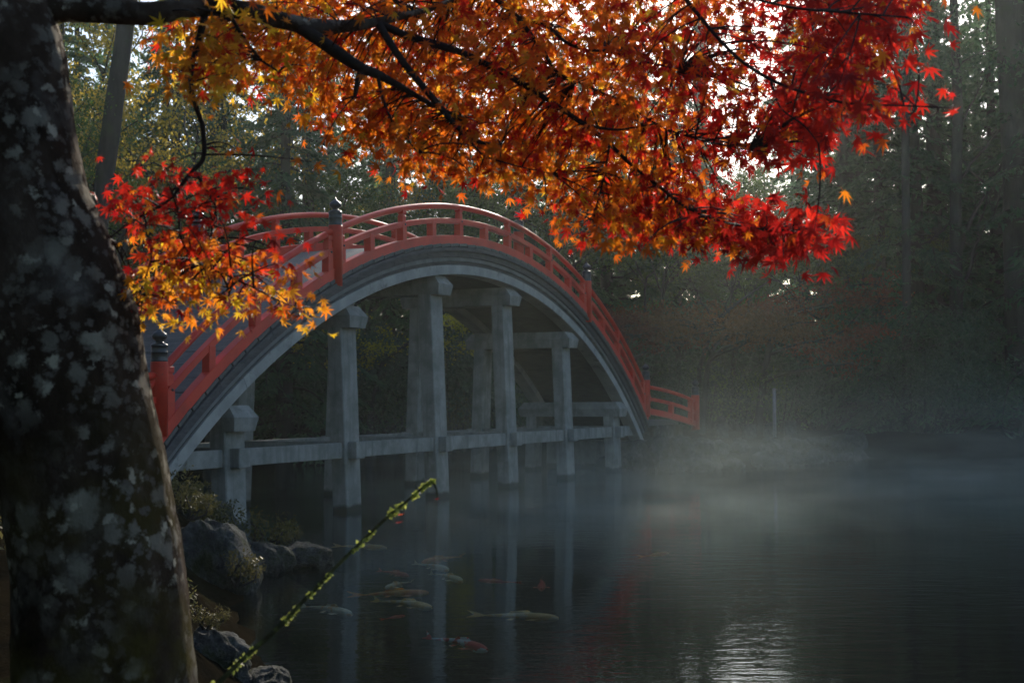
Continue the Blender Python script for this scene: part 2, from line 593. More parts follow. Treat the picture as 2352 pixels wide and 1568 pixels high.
def pond_sd(L, D):
    """signed distance to the pond outline, negative in the water"""
    P = np.stack([L, D], -1).reshape(-1, 2)
    best = np.full(len(P), 1e9)
    inside = np.zeros(len(P), bool)
    n = len(POND)
    for i in range(n):
        a, b = POND[i], POND[(i + 1) % n]
        e = b - a
        t = np.clip(((P - a) @ e) / (e @ e), 0, 1)
        best = np.minimum(best, np.hypot(*(P - a - t[:, None] * e).T))
        c = ((a[1] > P[:, 1]) != (b[1] > P[:, 1])) & (P[:, 0] < (b[0] - a[0]) * (P[:, 1] - a[1]) / (b[1] - a[1] + 1e-12) + a[0])
        inside ^= c
    return np.where(inside, -best, best).reshape(np.shape(L))


def ground_z(L, D):
    sd = pond_sd(L, D)
    x = np.stack([L, D, 0 * L], -1)
    n = wob(x.reshape(-1, 3), 0.9).reshape(np.shape(L))
    n2 = wob(x.reshape(-1, 3), 0.22).reshape(np.shape(L))
    sd = sd + 0.18 * n
    z = np.where(sd < 0, -1.15 * smooth(0, 2.2, -sd), 0.80 * smooth(-0.05, 1.0, sd))
    z = z + 0.45 * smooth(1.5, 14, sd) + np.where(sd > 0, 0.09 * n * smooth(0, 0.6, sd), 0)
    z = z + smooth(20, 70, sd) * (1.2 * n2 + 1.0)
    return z


def ground_at(l, d):
    return float(ground_z(np.array([float(l)]), np.array([float(d)]))[0])


def build_ground():
    k = np.linspace(-1, 1, 251)
    L = 4 + 200 * np.sinh(3.6 * k) / np.sinh(3.6)
    D = 24 + 200 * np.sinh(3.0 * k) / np.sinh(3.0)
    LL, DD = np.meshgrid(L, D)
    Z = ground_z(LL, DD)
    X = CAM[0] + _F[0] * DD + _R[0] * LL
    Y = CAM[1] + _F[1] * DD + _R[1] * LL
    v = np.stack([X, Y, Z], -1).reshape(-1, 3)
    n = len(k)
    i = np.arange(n * n).reshape(n, n)
    q = np.stack([i[:-1, :-1], i[:-1, 1:], i[1:, 1:], i[1:, :-1]], -1).reshape(-1, 4)
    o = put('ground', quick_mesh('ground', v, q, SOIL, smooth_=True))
    tag(o, 'dark leaf-littered banks around the pond', None, kind='structure')


build_ground()
_c = [plan(-20, 2), plan(44, 2), plan(44, 58), plan(-20, 58)]
wm = MB().add([(x, y, 0.0) for x, y in _c], [(0, 1, 2, 3)])
tag(put('pond_water', wm.mesh('pond_water', WATER)), 'dark still pond reflecting bridge and trees', None, kind='structure')

# ================================================================== BRIDGE
R0, ZC = 17.81, -12.154            # lower edge of the bottom rail: circle in the x-z plane
WID = 3.13                         # near rail line y=0, far rail line y=WID
SEND, SMID = 11.5, 6.5


def arc_z(s, dr=0.0):
    r = R0 + dr
    return ZC + math.sqrt(r * r - s * s)


def sweep_arc(mb, prof, s0, s1, n):
    """profile points (y, dr) swept along the arc from s0 to s1 (s measured on the R0 circle)"""
    a0, a1 = math.asin(s0 / R0), math.asin(s1 / R0)
    k = len(prof)
    v = []
    for i in range(n + 1):
        a = a0 + (a1 - a0) * i / n
        for y, dr in prof:
            r = R0 + dr
            v.append((r * math.sin(a), y, ZC + r * math.cos(a)))
    f = []
    for i in range(n):
        for j in range(k):
            m = (j + 1) % k
            f.append((i * k + j, i * k + m, (i + 1) * k + m, (i + 1) * k + j))
    f.append(tuple(range(k - 1, -1, -1)))
    f.append(tuple(range(n * k, (n + 1) * k)))
    mb.add(v, f)
    return mb


def rect(y0, y1, r0, r1, b=0.012):
    return [(y0 + b, r0), (y1 - b, r0), (y1, r0 + b), (y1, r1 - b), (y1 - b, r1), (y0 + b, r1), (y0, r1 - b), (y0, r0 + b)]


bridge = thing('arched_bridge', 'steep arched bridge with red railings on grey piers across the pond', 'bridge')

# deck planks: one shared board, placed round the arc, each slightly proud of the next
plank_me = MB().bevel_box((-0.195, -0.10, -0.07), (0.195, WID + 0.10, 0.0), 0.008).mesh('deck_plank', DECK)
NPL = 61
a_end = math.asin(11.62 / R0)
for i in range(NPL):
    a = -a_end + 2 * a_end * i / (NPL - 1)
    r = R0 + 0.012 + random.uniform(-0.006, 0.006)
    tilt = -0.045 if a < 0 else 0.045
    put('deck_plank', plank_me, bridge, (r * math.sin(a), 0, ZC + r * math.cos(a)), (0, a + tilt, 0))

# side boards, ledges and arch ribs, in lengths
for side in (0, 1):
    def ys(y):
        return y if side == 0 else WID - y

    def rc(y0, y1, r0, r1):
        a, b = ys(y0), ys(y1)
        return rect(min(a, b), max(a, b), r0, r1, 0.008)

    edges = np.linspace(-11.62, 11.62, 17)
    for k in range(16):
        g = 0.004
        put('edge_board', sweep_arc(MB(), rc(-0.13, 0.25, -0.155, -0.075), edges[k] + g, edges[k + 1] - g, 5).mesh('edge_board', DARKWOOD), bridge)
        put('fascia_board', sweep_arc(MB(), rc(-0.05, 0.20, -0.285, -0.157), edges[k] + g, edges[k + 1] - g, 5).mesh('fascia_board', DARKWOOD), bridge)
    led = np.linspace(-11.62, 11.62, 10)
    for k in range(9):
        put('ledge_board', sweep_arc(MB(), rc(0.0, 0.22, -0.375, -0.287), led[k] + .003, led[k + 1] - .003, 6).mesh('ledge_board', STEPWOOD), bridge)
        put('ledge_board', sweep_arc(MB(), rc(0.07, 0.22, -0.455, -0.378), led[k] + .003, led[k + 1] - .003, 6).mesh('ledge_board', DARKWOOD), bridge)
    rb = np.linspace(-11.9, 11.9, 11)
    for k in range(10):
        put('arch_rib', sweep_arc(MB(), rc(0.03, 0.40, -0.665, -0.457), rb[k] + .004, rb[k + 1] - .004, 7).mesh('arch_rib', RIBM), bridge)
    # rails in three lengths between the posts
    post_s = [-SEND, -SMID, SMID, SEND]
    for s0, s1, n in ((-SEND, -SMID, 14), (-SMID, SMID, 34), (SMID, SEND, 14)):
        th = np.linspace(0, 2 * math.pi, 12, endpoint=False)
        yc = ys(0.0)
        put('handrail', sweep_arc(MB(), [(yc + 0.064 * math.cos(t), 0.835 + 0.064 * math.sin(t)) for t in th], s0, s1, n).mesh('handrail', RED, True), bridge)
        put('middle_rail', sweep_arc(MB(), rc(-0.065, 0.065, 0.455, 0.570), s0, s1, n).mesh('middle_rail', RED), bridge)
        put('bottom_rail', sweep_arc(MB(), rc(-0.085, 0.085, 0.004, 0.196), s0, s1, n).mesh('bottom_rail', RED), bridge)

# soffit boards between the ribs
so = np.linspace(-11.6, 11.6, 25)
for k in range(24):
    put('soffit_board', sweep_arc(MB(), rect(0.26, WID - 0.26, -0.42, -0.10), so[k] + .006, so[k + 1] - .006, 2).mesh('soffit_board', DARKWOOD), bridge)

# balusters
post_half = MB().bevel_box((-0.085, -0.075, 0), (0.085, 0.075, 1), 0.006).mesh('baluster', RED)
upper_mb = MB().bevel_box((-0.070, -0.060, 0.0), (0.070, 0.060, 0.13), 0.006)
upper_mb.bevel_box((-0.060, -0.050, 0.128), (0.060, 0.050, 0.155), 0.004)
upper_mb.bevel_box((-0.075, -0.066, 0.153), (0.075, 0.066, 0.225), 0.008)
upper_me = upper_mb.mesh('baluster_cap', RED)
stud_me = MB().lathe([(0.026, 0), (0.024, 0.012), (0.014, 0.02), (0.004, 0.024)], 8).mesh('stud', BRONZE, True)


def baluster(s, y, tall):
    z0, z1 = arc_z(s, 0.10), arc_z(s, 0.50)
    b = put('baluster', post_half, bridge, (s, y, z0), scale=(1, 1, z1 - z0))
    if tall:
        z2, z3 = arc_z(s, 0.555), arc_z(s, 0.80)
        put('baluster_cap', upper_me, bridge, (s, y, z2), scale=(1, 1, (z3 - z2) / 0.225))
        zz = arc_z(s, 0.512)
        put('stud', stud_me, bridge, (s + 0.03, y - 0.064, zz), (math.pi / 2, 0, 0))


for y in (0.0, WID):
    for k in range(1, 10):
        baluster(-SMID + 1.3 * k, y, k % 2 == 0)
    for sg in (-1, 1):
        for k in range(1, 4):
            baluster(sg * (SMID + 1.25 * k), y, k == 2)
        for s in (SMID - 0.22, SMID + 0.22, SEND - 0.24):
            baluster(sg * s, y, True)

# newel posts with bronze onion caps
post_me = MB().lathe([(0.134, 0.0), (0.134, 1.12), (0.130, 1.14)], 24).mesh('newel_post', RED, True)
FIN = [(0.128, 0.0), (0.130, 0.02), (0.126, 0.03), (0.124, 0.13), (0.129, 0.135), (0.129, 0.15), (0.124, 0.155), (0.123, 0.225), (0.131, 0.235), (0.128, 0.258),
       (0.105, 0.275), (0.075, 0.29), (0.060, 0.30), (0.058, 0.315), (0.075, 0.33), (0.104, 0.352), (0.117, 0.380), (0.114, 0.408), (0.095, 0.435),
       (0.062, 0.460), (0.034, 0.480), (0.014, 0.505), (0.004, 0.540)]
fin_me = MB().lathe(FIN, 24).mesh('onion_cap', BRONZE, True)


def newel(parent, x, y, tip_z, low=0.0):
    p = put('newel_post', post_me, parent, (x, y, tip_z - 1.68), scale=(1, 1, 1))
    put('onion_cap', fin_me, p, (0, 0, 1.14))
    return p


for y in (-0.03, WID + 0.03):
    for s, tz in ((-SEND, 3.27), (-SMID, 5.955), (SMID, 5.955), (SEND, 3.27)):
        newel(bridge, s, y, tz)
newel(bridge, 2.35, 0.17, 6.86)

# flared wing rails at both ends
def wing(sx, ny):
    y0 = 0.0 if ny < 0 else WID
    p0 = np.array([sx * SEND, y0, 0]); p1 = np.array([sx * (SEND + 3.25), y0 + ny * 0.65, 0])
    tip0, tip1 = 3.27, 2.80
    newel(bridge, p1[0], p1[1], tip1)
    n = 8
    def curve(z0, z1, sag):
        t = np.linspace(0, 1, n + 1)
        q = p0[None] + (p1 - p0)[None] * t[:, None]
        q[:, 2] = z0 + (z1 - z0) * t + sag * 4 * t * (1 - t)
        return q
    def bar(name, c, w, h):
        d = (p1 - p0) / np.linalg.norm(p1 - p0)
        nn = np.array([-d[1], d[0], 0])
        v = []
        for q in c:
            for a, b in ((-w, -h), (w, -h), (w, h), (-w, h)):
                v.append(q + nn * a + np.array([0, 0, b]))
        f = []
        for i in range(len(c) - 1):
            for j in range(4):
                m = (j + 1) % 4
                f.append((i * 4 + j, i * 4 + m, i * 4 + 4 + m, i * 4 + 4 + j))
        f += [(3, 2, 1, 0), tuple(range(len(v) - 4, len(v)))]
        put(name, MB().add(v, f).mesh(name, RED), bridge)
    b0, b1 = tip0 - 1.68, tip1 - 1.68
    put('handrail', MB().tube(curve(b0 + 0.93, b1 + 0.93, 0.07), 0.06, 10).mesh('handrail', RED, True), bridge)
    bar('middle_rail', curve(b0 + 0.56, b1 + 0.56, 0.07), 0.055, 0.05)
    bar('bottom_rail', curve(b0 + 0.18, b1 + 0.18, 0.05), 0.07, 0.09)
    for t in (0.5, 0.9):
        q = p0 + (p1 - p0) * t
        z = b0 + (b1 - b0) * t
        put('baluster', post_half, bridge, (q[0], q[1], z + 0.2), scale=(1, 1, 0.42 if t < 0.8 else 0.75))


for sx in (-1, 1):
    for ny in (-1, 1):
        wing(sx, ny)

# piers: battered legs, cap beam, cross tie, long ties
SPAN = 3.7317
pier_s = [(i - 2.5) * SPAN for i in range(6)]
YF, BAT = 0.10, 0.038              # foot of the outer face, batter (metres in per metre up)
CW, CD = 0.56, 0.32


def leg(s, ztop, far):
    v = []
    for z in (-1.3, ztop):
        o = YF + BAT * z
        y0, y1 = o, o + CD
        if far:
            y0, y1 = WID - y1, WID - y0
        b = 0.02
        for (x, y) in ((-CW / 2 + b, y0), (CW / 2 - b, y0), (CW / 2, y0 + b), (CW / 2, y1 - b), (CW / 2 - b, y1), (-CW / 2 + b, y1), (-CW / 2, y1 - b), (-CW / 2, y0 + b)):
            v.append((s + x, y, z))
    f = [(j, (j + 1) % 8, 8 + (j + 1) % 8, 8 + j) for j in range(8)] + [tuple(range(7, -1, -1)), tuple(range(8, 16))]
    return MB().add(v, f)


for s in pier_s:
    zr = arc_z(s, -0.665)
    lowside = arc_z(abs(s) + 0.30, -0.665)
    ztop = lowside + 0.02
    zc1 = ztop
    zc0 = zc1 - 0.43
    for far in (0, 1):
        put('pier_leg', leg(s, zc0 + 0.03, far).mesh('pier_leg', CONC), bridge)
    # cap beam: flared block with hipped ends, runs across under both ribs
    yo = YF + BAT * zc0 - 0.24
    y0, y1 = yo, WID - yo
    v = []
    for z, hx, iy in ((zc0, 0.29, 0.04), (zc0 + 0.23, 0.345, 0.0), (zc1, 0.275, 0.17)):
        v += [(s - hx, y0 + iy, z), (s + hx, y0 + iy, z), (s + hx, y1 - iy, z), (s - hx, y1 - iy, z)]
    f = [(3, 2, 1, 0), (8, 9, 10, 11)]
    for k in (0, 4):
        for j in range(4):
            m = (j + 1) % 4
            f.append((k + j, k + m, k + 4 + m, k + 4 + j))
    put('cap_beam', MB().add(v, f).mesh('cap_beam', CONC), bridge)
    # packing under the rib where the arch climbs past the cap
    yt = YF + BAT * 1.16
    put('cross_tie', MB().bevel_box((s - 0.16, yt - 0.19, 1.005), (s + 0.16, WID - yt + 0.19, 1.335), 0.012).mesh('cross_tie', CONC), bridge)

for far in (0, 1):
    yb = YF + BAT * 1.16 + 0.06
    ya, yc2 = (yb, yb + 0.17) if not far else (WID - yb - 0.17, WID - yb)
    xs = [-11.9] + pier_s + [11.2]
    for k in range(7):
        a = xs[k] + (CW / 2 - 0.02 if k else 0)
        b = xs[k + 1] - (CW / 2 - 0.02 if k < 6 else 0)
        put('long_tie', MB().bevel_box((a, ya, 1.02), (b, yc2, 1.318), 0.010).mesh('long_tie', CONC), bridge)

# abutments under the rib ends
for sg in (-1, 1):
    mb = MB()
    a0, a1 = (-14.6, -11.55) if sg < 0 else (11.55, 14.6)
    mb.bevel_box((a0, -0.25, 0.0), (a1, WID + 0.25, 1.30), 0.03)
    put('abutment', mb.mesh('abutment', STONE), bridge)
    mb = MB()
    b0, b1 = (-12.1, -11.2) if sg < 0 else (11.2, 12.1)
    mb.bevel_box((b0, -0.1, -0.6), (b1, WID + 0.1, 0.86), 0.05)
    put('springer_stone', mb.mesh('springer_stone', CONC), bridge)
    put('landing', MB().bevel_box((a0, -0.12, 1.30), (a1 - 0.02 if sg > 0 else a1, WID + 0.12, 1.46), 0.02).mesh('landing', DECK), bridge)


# ================================================================== ROCKS AND BANK FURNITURE
def rock_mesh(seed, squash=(1, 1, 0.7), rough=0.42, res=20):
    rs = np.random.default_rng(seed)
    nu, nv = res, res // 2 + 2
    u = np.linspace(0, 2 * math.pi, nu, endpoint=False)
    w = np.linspace(-math.pi / 2, math.pi / 2, nv)
    P = np.array([(math.cos(b) * math.cos(a), math.cos(b) * math.sin(a), math.sin(b)) for b in w for a in u])
    off = rs.uniform(-20, 20, 3)
    # facets: clip by random planes
    r = np.ones(len(P))
    for _ in range(9):
        nrm = rs.normal(size=3)
        nrm /= np.linalg.norm(nrm)
        h = rs.uniform(0.62, 0.95)
        dt = P @ nrm
        r = np.where(dt > 1e-3, np.minimum(r, h / np.maximum(dt, 1e-3)), r)
    r = r * (1 + rough * 0.5 * wob(P + off, 1.6) + rough * 0.30 * wob(P - off, 5.0) + rough * 0.16 * wob(P + 2 * off, 13.0))
    P = P * r[:, None] * np.array(squash)
    i = np.arange(nu * nv).reshape(nv, nu)
    j = np.roll(i, -1, axis=1)
    q = np.stack([i[:-1], j[:-1], j[1:], i[1:]], -1).reshape(-1, 4)
    return quick_mesh('rock', P, q, STONE, smooth_=False)


ROCKS = [rock_mesh(40 + i, (1, RNG.uniform(0.7, 1.0), RNG.uniform(0.55, 0.9)), res=56) for i in range(6)]


def rock(l, d, z, size, label, k=None, rot=None, group=None, sc=(1, 1, 1)):
    x, y = plan(l, d)
    o = put('rock', ROCKS[k if k is not None else random.randrange(6)], None, (x, y, z),
            (random.uniform(-.25, .25), random.uniform(-.25, .25), rot if rot is not None else random.uniform(0, 6.28)),
            (size * sc[0], size * sc[1], size * sc[2]))
    return tag(o, label, 'rock', group)


rock(-3.55, 15.0, 0.10, 0.78, 'big craggy grey boulder at the water edge below the left abutment', 3, 2.2, sc=(0.8, 1.1, 1.05))
rock(-2.75, 17.3, 0.05, 0.46, 'low dark rock with a tuft of leaves lying in the water off the boulder', 3, 1.0, sc=(1.0, 1.2, 0.62))
rock(-3.35, 16.7, 0.02, 0.55, 'mossy rock between the craggy boulder and the low rock in the water', 2, 2.0)
rock(-1.82, 9.9, -0.02, 0.26, 'smooth rounded grey stone at the near shore beside the lichen-covered maple', 1, 0.4, sc=(1, 1, 0.75))
rock(-1.50, 9.7, -0.06, 0.12, 'small pale stone in the water right of the smooth rounded stone', 4)
rock(-2.3, 9.8, 0.18, 0.40, 'rough stone with small green plants at the foot of the maple', 5)
rock(-3.55, 8.9, 0.62, 0.34, 'flat-topped pale stone on the bank left of the maple trunk', 2, sc=(1, 1, 0.8))
rock(-4.5, 19.2, 0.25, 0.60, 'stone under the left abutment of the bridge', 4)
for i in range(34):
    t = i / 33
    seg = np.array([(3.2, 40.6), (3.9, 39.5), (5.0, 38.9), (7.0, 40.1), (9.0, 41.4), (10.6, 43.7), (12.2, 46.1)])
    k = t * (len(seg) - 1)
    a = min(int(k), len(seg) - 2)
    p = seg[a] + (seg[a + 1] - seg[a]) * (k - a)
    row = i % 2
    rock(p[0] + random.uniform(-.2, .2), p[1] + 0.15 + 0.35 * row, 0.10 + 0.48 * row + random.uniform(-.08, .08), random.uniform(0.34, 0.62),
         'grey weathered stone in the rough bank wall beyond the bridge', group='stones of the far bank wall')
for i in range(14):
    t = i / 13
    rock(-9 + 9.5 * t + random.uniform(-.3, .3), 50.6 - 1.2 * abs(t - .4) + random.uniform(-.3, .3), 0.12, random.uniform(0.3, 0.6),
         'dark stone along the shore seen under the arch', group='stones of the shore under the arch')

# stone posts and the thin pole on the far bank
cap_me = MB().bevel_box((-0.27, -0.20, 0), (0.27, 0.20, 0.55), 0.03).mesh('stone_block', STONE)


def on_bank(u, d):
    l = (u - 1176.0) / FPX * d
    return l, d, ground_at(l, d)


for u, d, lab, sx, sz in ((1655, 44.5, 'squat stone block with a small knob on the far bank beside the red end post', 0.85, 1.0),
                          (1718, 44.8, 'squat plain stone block between the knobbed block and the pale pole', 0.9, 0.95),
                          (1765, 46.0, 'squat stone block just left of the pale pole foot', 0.75, 0.95),
                          (1812, 46.4, 'squat stone block right of the pale pole', 0.6, 1.0)):
    l, d, z = on_bank(u, d)
    x, y = plan(l, d)
    t = thing('stone_block', lab, 'stone block', (x, y, z - 0.05), 0.43)
    b = put('block', cap_me, t, scale=(sx, 1, sz))
    if 'knobbed' not in lab and 'small knob' in lab:
        put('knob', MB().lathe([(0.10, 0), (0.15, 0.06), (0.17, 0.14), (0.12, 0.22), (0.03, 0.27)], 12).mesh('knob', STONE, True), t, (0, 0, 0.54))
l, d, z = on_bank(1777, 45.2)
x, y = plan(l, d)
t = thing('pale_pole', 'thin pale upright pole on the far bank among the stone blocks', 'pole', (x, y, z - 0.1))
put('shaft', MB().tube([(0, 0, 0), (0, 0, 1.72)], [0.065, 0.055], 10).mesh('shaft', IRON, True), t)
put('cap', MB().lathe([(0.07, 0), (0.07, 0.03), (0.02, 0.06)], 10).mesh('cap', IRON, True), t, (0, 0, 1.72))

# ================================================================== FOREST
def leaf_cards(cent, axis, nrm, length, width, rs, mid=0.42):
    """pointed four-cornered leaves: arrays of centres, long axes, normals"""
    n = len(cent)
    axis = axis / (np.linalg.norm(axis, axis=1)[:, None] + 1e-9)
    side = np.cross(nrm, axis)
    side /= np.linalg.norm(side, axis=1)[:, None] + 1e-9
    up = np.cross(axis, side)
    L = length[:, None]
    W = width[:, None]
    v = np.stack([cent - axis * L * 0.5, cent - axis * L * (0.5 - mid) + side * W * 0.5 - up * W * 0.12,
                  cent + axis * L * 0.5 - up * L * 0.10, cent - axis * L * (0.5 - mid) - side * W * 0.5 - up * W * 0.12], 1).reshape(-1, 3)
    q = np.arange(n * 4).reshape(n, 4)
    return v, q


def conifer(seed, H, first, reach, dens, mat):
    """tall conifer: straight trunk, tiers of drooping boughs carrying flat sprays"""
    rs = np.random.default_rng(seed)
    tb = MB()
    zs = np.linspace(0, H, 14)
    bend = rs.normal(0, 0.012, 2)
    ctr = np.stack([bend[0] * zs + 0.08 * np.sin(zs * 0.4 + seed), bend[1] * zs, zs], -1)
    r0 = 0.017 * H
    rad = r0 * (1 - zs / H) ** 0.8 + 0.03
    rad[0] *= 1.35
    tb.tube(ctr, rad, 10, wobble=0.08)
    C, A, Nn = [], [], []
    nb = int(dens)
    for k in range(nb):
        f = (k + rs.uniform(0, 1)) / nb
        z = first + (H - first) * f ** 0.92
        az = k * 2.4 + rs.uniform(-0.5, 0.5)
        Lb = reach * (1 - f) ** 0.75 * rs.uniform(0.55, 1.15) + 0.35
        d = np.array([math.cos(az), math.sin(az), 0])
        s = np.array([-d[1], d[0], 0])
        up0 = rs.uniform(-0.05, 0.30)
        t = np.linspace(0, 1, 6)
        base = np.array([np.interp(z, zs, ctr[:, 0]), np.interp(z, zs, ctr[:, 1]), z])
        pts = base + d * (Lb * t)[:, None] + np.array([0, 0, 1]) * (Lb * (up0 * t - 0.42 * t * t))[:, None] + s * (0.12 * Lb * np.sin(2.5 * t + k))[:, None]
        tb.tube(pts, np.linspace(0.012 * Lb + 0.012, 0.006, 6), 4, cap=False)
        m = int(44 * Lb ** 1.2) + 8
        tt = rs.uniform(0.18, 1.0, m) ** 0.85
        lat = rs.normal(0, 1, m) * (0.13 + 0.13 * Lb * (1 - tt * 0.6))
        pp = np.stack([np.interp(tt, t, pts[:, i]) for i in range(3)], -1)
        pp += s * lat[:, None] + np.array([0, 0, 1]) * (rs.normal(-0.05, 0.05, m) - 0.16 * np.abs(lat))[:, None]
        ax = d[None] * rs.uniform(0.3, 1.0, m)[:, None] + s[None] * (np.sign(lat) * rs.uniform(0.2, 1.0, m))[:, None]
        ax[:, 2] += rs.normal(-0.35, 0.3, m)
        C.append(pp)
        A.append(ax)
        nn = rs.normal(0, 0.38, (m, 3))
        nn[:, 2] += 1
        Nn.append(nn)
    C, A, Nn = map(np.concatenate, (C, A, Nn))
    n = len(C)
    v, q = leaf_cards(C, A, Nn, rs.uniform(0.22, 0.55, n), rs.uniform(0.07, 0.16, n), rs)
    col = np.repeat(np.clip(rs.uniform(0, 1, n) * 0.7 + 0.3 * (wob(C, 0.8) * .5 + .5), 0, 1), 4)[:, None] * np.ones(3)
    return tb.mesh('trunk', BARK, True), quick_mesh('crown', v, q, mat, attr=col)


def broadleaf(seed, H, crown_r, first, nclump, per, mat, leaf=0.13, lean=0.0, layered=0.0, bare=False):
    """spreading tree: forked trunk, limbs, twigs, and leaf clumps at the twig ends"""
    rs = np.random.default_rng(seed)
    tb = MB()
    ends = []

    def grow(p, d, L, r, lvl):
        n = 5
        pts = [p]
        dd = d.copy()
        for i in range(n):
            dd = dd + rs.normal(0, 0.16, 3) * (0.6 if lvl == 0 else 1.0)
            dd[2] += 0.05 if lvl else 0.0
            if layered and lvl >= 1:
                dd[2] *= (1 - 0.35 * layered)
            dd /= np.linalg.norm(dd)
            pts.append(pts[-1] + dd * L / n)
        rr = np.linspace(r, r * 0.55, n + 1)
        tb.tube(pts, rr, 8 if lvl < 1 else (6 if lvl < 2 else 4), cap=False)
        if lvl >= 3 or L < 0.5:
            ends.append(pts[-1])
            ends.append(pts[-3])
            return
        kids = 4 if lvl == 0 else 3
        for c in range(kids):
            f = rs.uniform(0.45, 1.0) if c < kids - 1 else 1.0
            if lvl == 0:
                f = max(f, first / H * 2.0 if first / H * 2 < 0.9 else 0.9)
            q = np.array([np.interp(f * n, range(n + 1), np.array(pts)[:, i]) for i in range(3)])
            az = rs.uniform(0, 6.28)
            side = np.array([math.cos(az), math.sin(az), rs.uniform(-0.1, 0.5)])
            nd = dd * rs.uniform(0.35, 0.8) + side * rs.uniform(0.6, 1.0)
            nd /= np.linalg.norm(nd)
            grow(q, nd, L * rs.uniform(0.52, 0.78), r * 0.55 * rs.uniform(0.75, 1.1), lvl + 1)

    grow(np.zeros(3), np.array([lean, 0, 1.0]) / math.hypot(1, lean), H * 0.48, 0.017 * H + 0.03, 0)
    E_ = np.array(ends)
    # squash the branching into the wanted crown
    cr = np.percentile(np.hypot(E_[:, 0] - lean * H * .4, E_[:, 1]), 85)
    tm = tb.mesh('trunk', BARK, True)
    k = rs.integers(0, len(E_), nclump)
    c0 = E_[k] + rs.normal(0, 0.30, (nclump, 3)) * np.array([1, 1, 0.5])
    rad = rs.uniform(0.25, 0.60, nclump) * crown_r / 3.0
    C = np.repeat(c0, per, axis=0) + rs.normal(0, 1, (nclump * per, 3)) * np.repeat(rad, per)[:, None] * np.array([0.6, 0.6, 0.32 if layered else 0.5])
    n = len(C)
    A = rs.normal(0, 1, (n, 3))
    A[:, 2] -= 0.5
    Nn = rs.normal(0, 0.7, (n, 3))
    Nn[:, 2] += 0.8
    v, q = leaf_cards(C, A, Nn, rs.uniform(0.7, 1.35, n) * leaf, rs.uniform(0.45, 0.75, n) * leaf, rs)
    col = np.clip(np.repeat(rs.uniform(0, 1, nclump), per) * 0.5 + rs.uniform(0, 0.5, n), 0, 1)
    return tm, quick_mesh('crown', v, q, mat, attr=np.repeat(col, 4)[:, None] * np.ones(3))


def shrub(seed, R, H, n, mat, leaf=0.13, lumps=14):
    """rounded bush: stems and a shell of leaves on several lumps"""
    rs = np.random.default_rng(seed)
    tb = MB()
    c = np.stack([rs.normal(0, 0.45 * R, lumps), rs.normal(0, 0.45 * R, lumps), rs.uniform(0.22, 0.78, lumps) * H], -1)
    rr = rs.uniform(0.28, 0.5, lumps) * min(R, H)
    for i in range(lumps):
        b = np.array([c[i, 0] * 0.25, c[i, 1] * 0.25, 0])
        m = (b + c[i]) / 2 + rs.normal(0, 0.1, 3)
        tb.tube([b, m, c[i]], [0.035 * H / 2 + 0.01, 0.02, 0.01], 5, cap=False)
    k = rs.integers(0, lumps, n)
    d = rs.normal(0, 1, (n, 3))
    d /= np.linalg.norm(d, axis=1)[:, None]
    rad = rs.uniform(0.55, 1.08, n) ** 0.6
    C = c[k] + d * (rr[k] * rad)[:, None]
    keep = C[:, 2] > 0.03
    C, d = C[keep], d[keep]
    n = len(C)
    A = d * 0.6 + rs.normal(0, 0.6, (n, 3))
    A[:, 2] -= 0.25
    Nn = d + rs.normal(0, 0.55, (n, 3)) + np.array([0, 0, 0.5])
    v, q = leaf_cards(C, A, Nn, rs.uniform(0.7, 1.3, n) * leaf, rs.uniform(0.3, 0.5, n) * leaf, rs)
    col = np.clip(rs.uniform(0, 1, n) * 0.8 + 0.2 * (wob(C, 1.2) * .5 + .5), 0, 1)
    return tb.mesh('stems', BARK, True), quick_mesh('foliage', v, q, mat, attr=np.repeat(col, 4)[:, None] * np.ones(3))


CON = [conifer(1, 22, 1.2, 4.6, 100, CONIFER), conifer(2, 20, 1.8, 4.0, 90, CONIFER), conifer(3, 24, 3.0, 4.8, 100, CONIFER)]
BRO = [broadleaf(11, 15, 4.2, 4, 240, 55, GREENLEAF), broadleaf(12, 13, 3.8, 3, 220, 55, GREENLEAF)]
YEL = [broadleaf(21, 13, 3.6, 3.5, 190, 50, YELLOWLEAF, leaf=0.12), broadleaf(22, 9, 2.8, 2, 160, 50, YELLOWLEAF, leaf=0.11, layered=0.6)]
RUS = [broadleaf(31, 7.5, 2.6, 1.8, 210, 34, RUSTLEAF, leaf=0.10, layered=1.0), broadleaf(33, 6.5, 2.5, 1.6, 200, 34, RUSTLEAF, leaf=0.10, layered=1.0)]
LOWG = [shrub(51, 1.5, 2.2, 3600, GREENLEAF, 0.12), shrub(52, 1.9, 3.0, 4600, CAMELLIA, 0.14), shrub(53, 1.2, 1.5, 2600, FERN, 0.10)]


def plant_tree(name, kind, l, d, label, cat='tree', group=None, rot=None, sc=1.0, zs=None, parts=('trunk', 'crown')):
    x, y = plan(l, d)
    z = ground_at(l, d) - 0.08
    t = thing(name, label, cat, (x, y, z), random.uniform(0, 6.28) if rot is None else rot, group, (sc, sc, sc * (zs or 1)))
    for nm, me in zip(parts, kind):
        put(nm, me, t)
    return t


def zone(u, d):
    for lim, ph in ((330, 'behind the near maple trunk'), (700, 'behind the left slope of the bridge'), (1150, 'behind the crest of the bridge'), (1480, 'behind the right slope of the bridge'),
                    (1900, 'behind the rust maples'), (2180, 'behind the great overhanging bush'), (9999, 'beside the massive cedar')):
        if u < lim:
            return ph, ('front' if d < 57 else 'middle' if d < 76 else 'back')


def at_u(u, d):
    return (u - 1176.0) / FPX * d


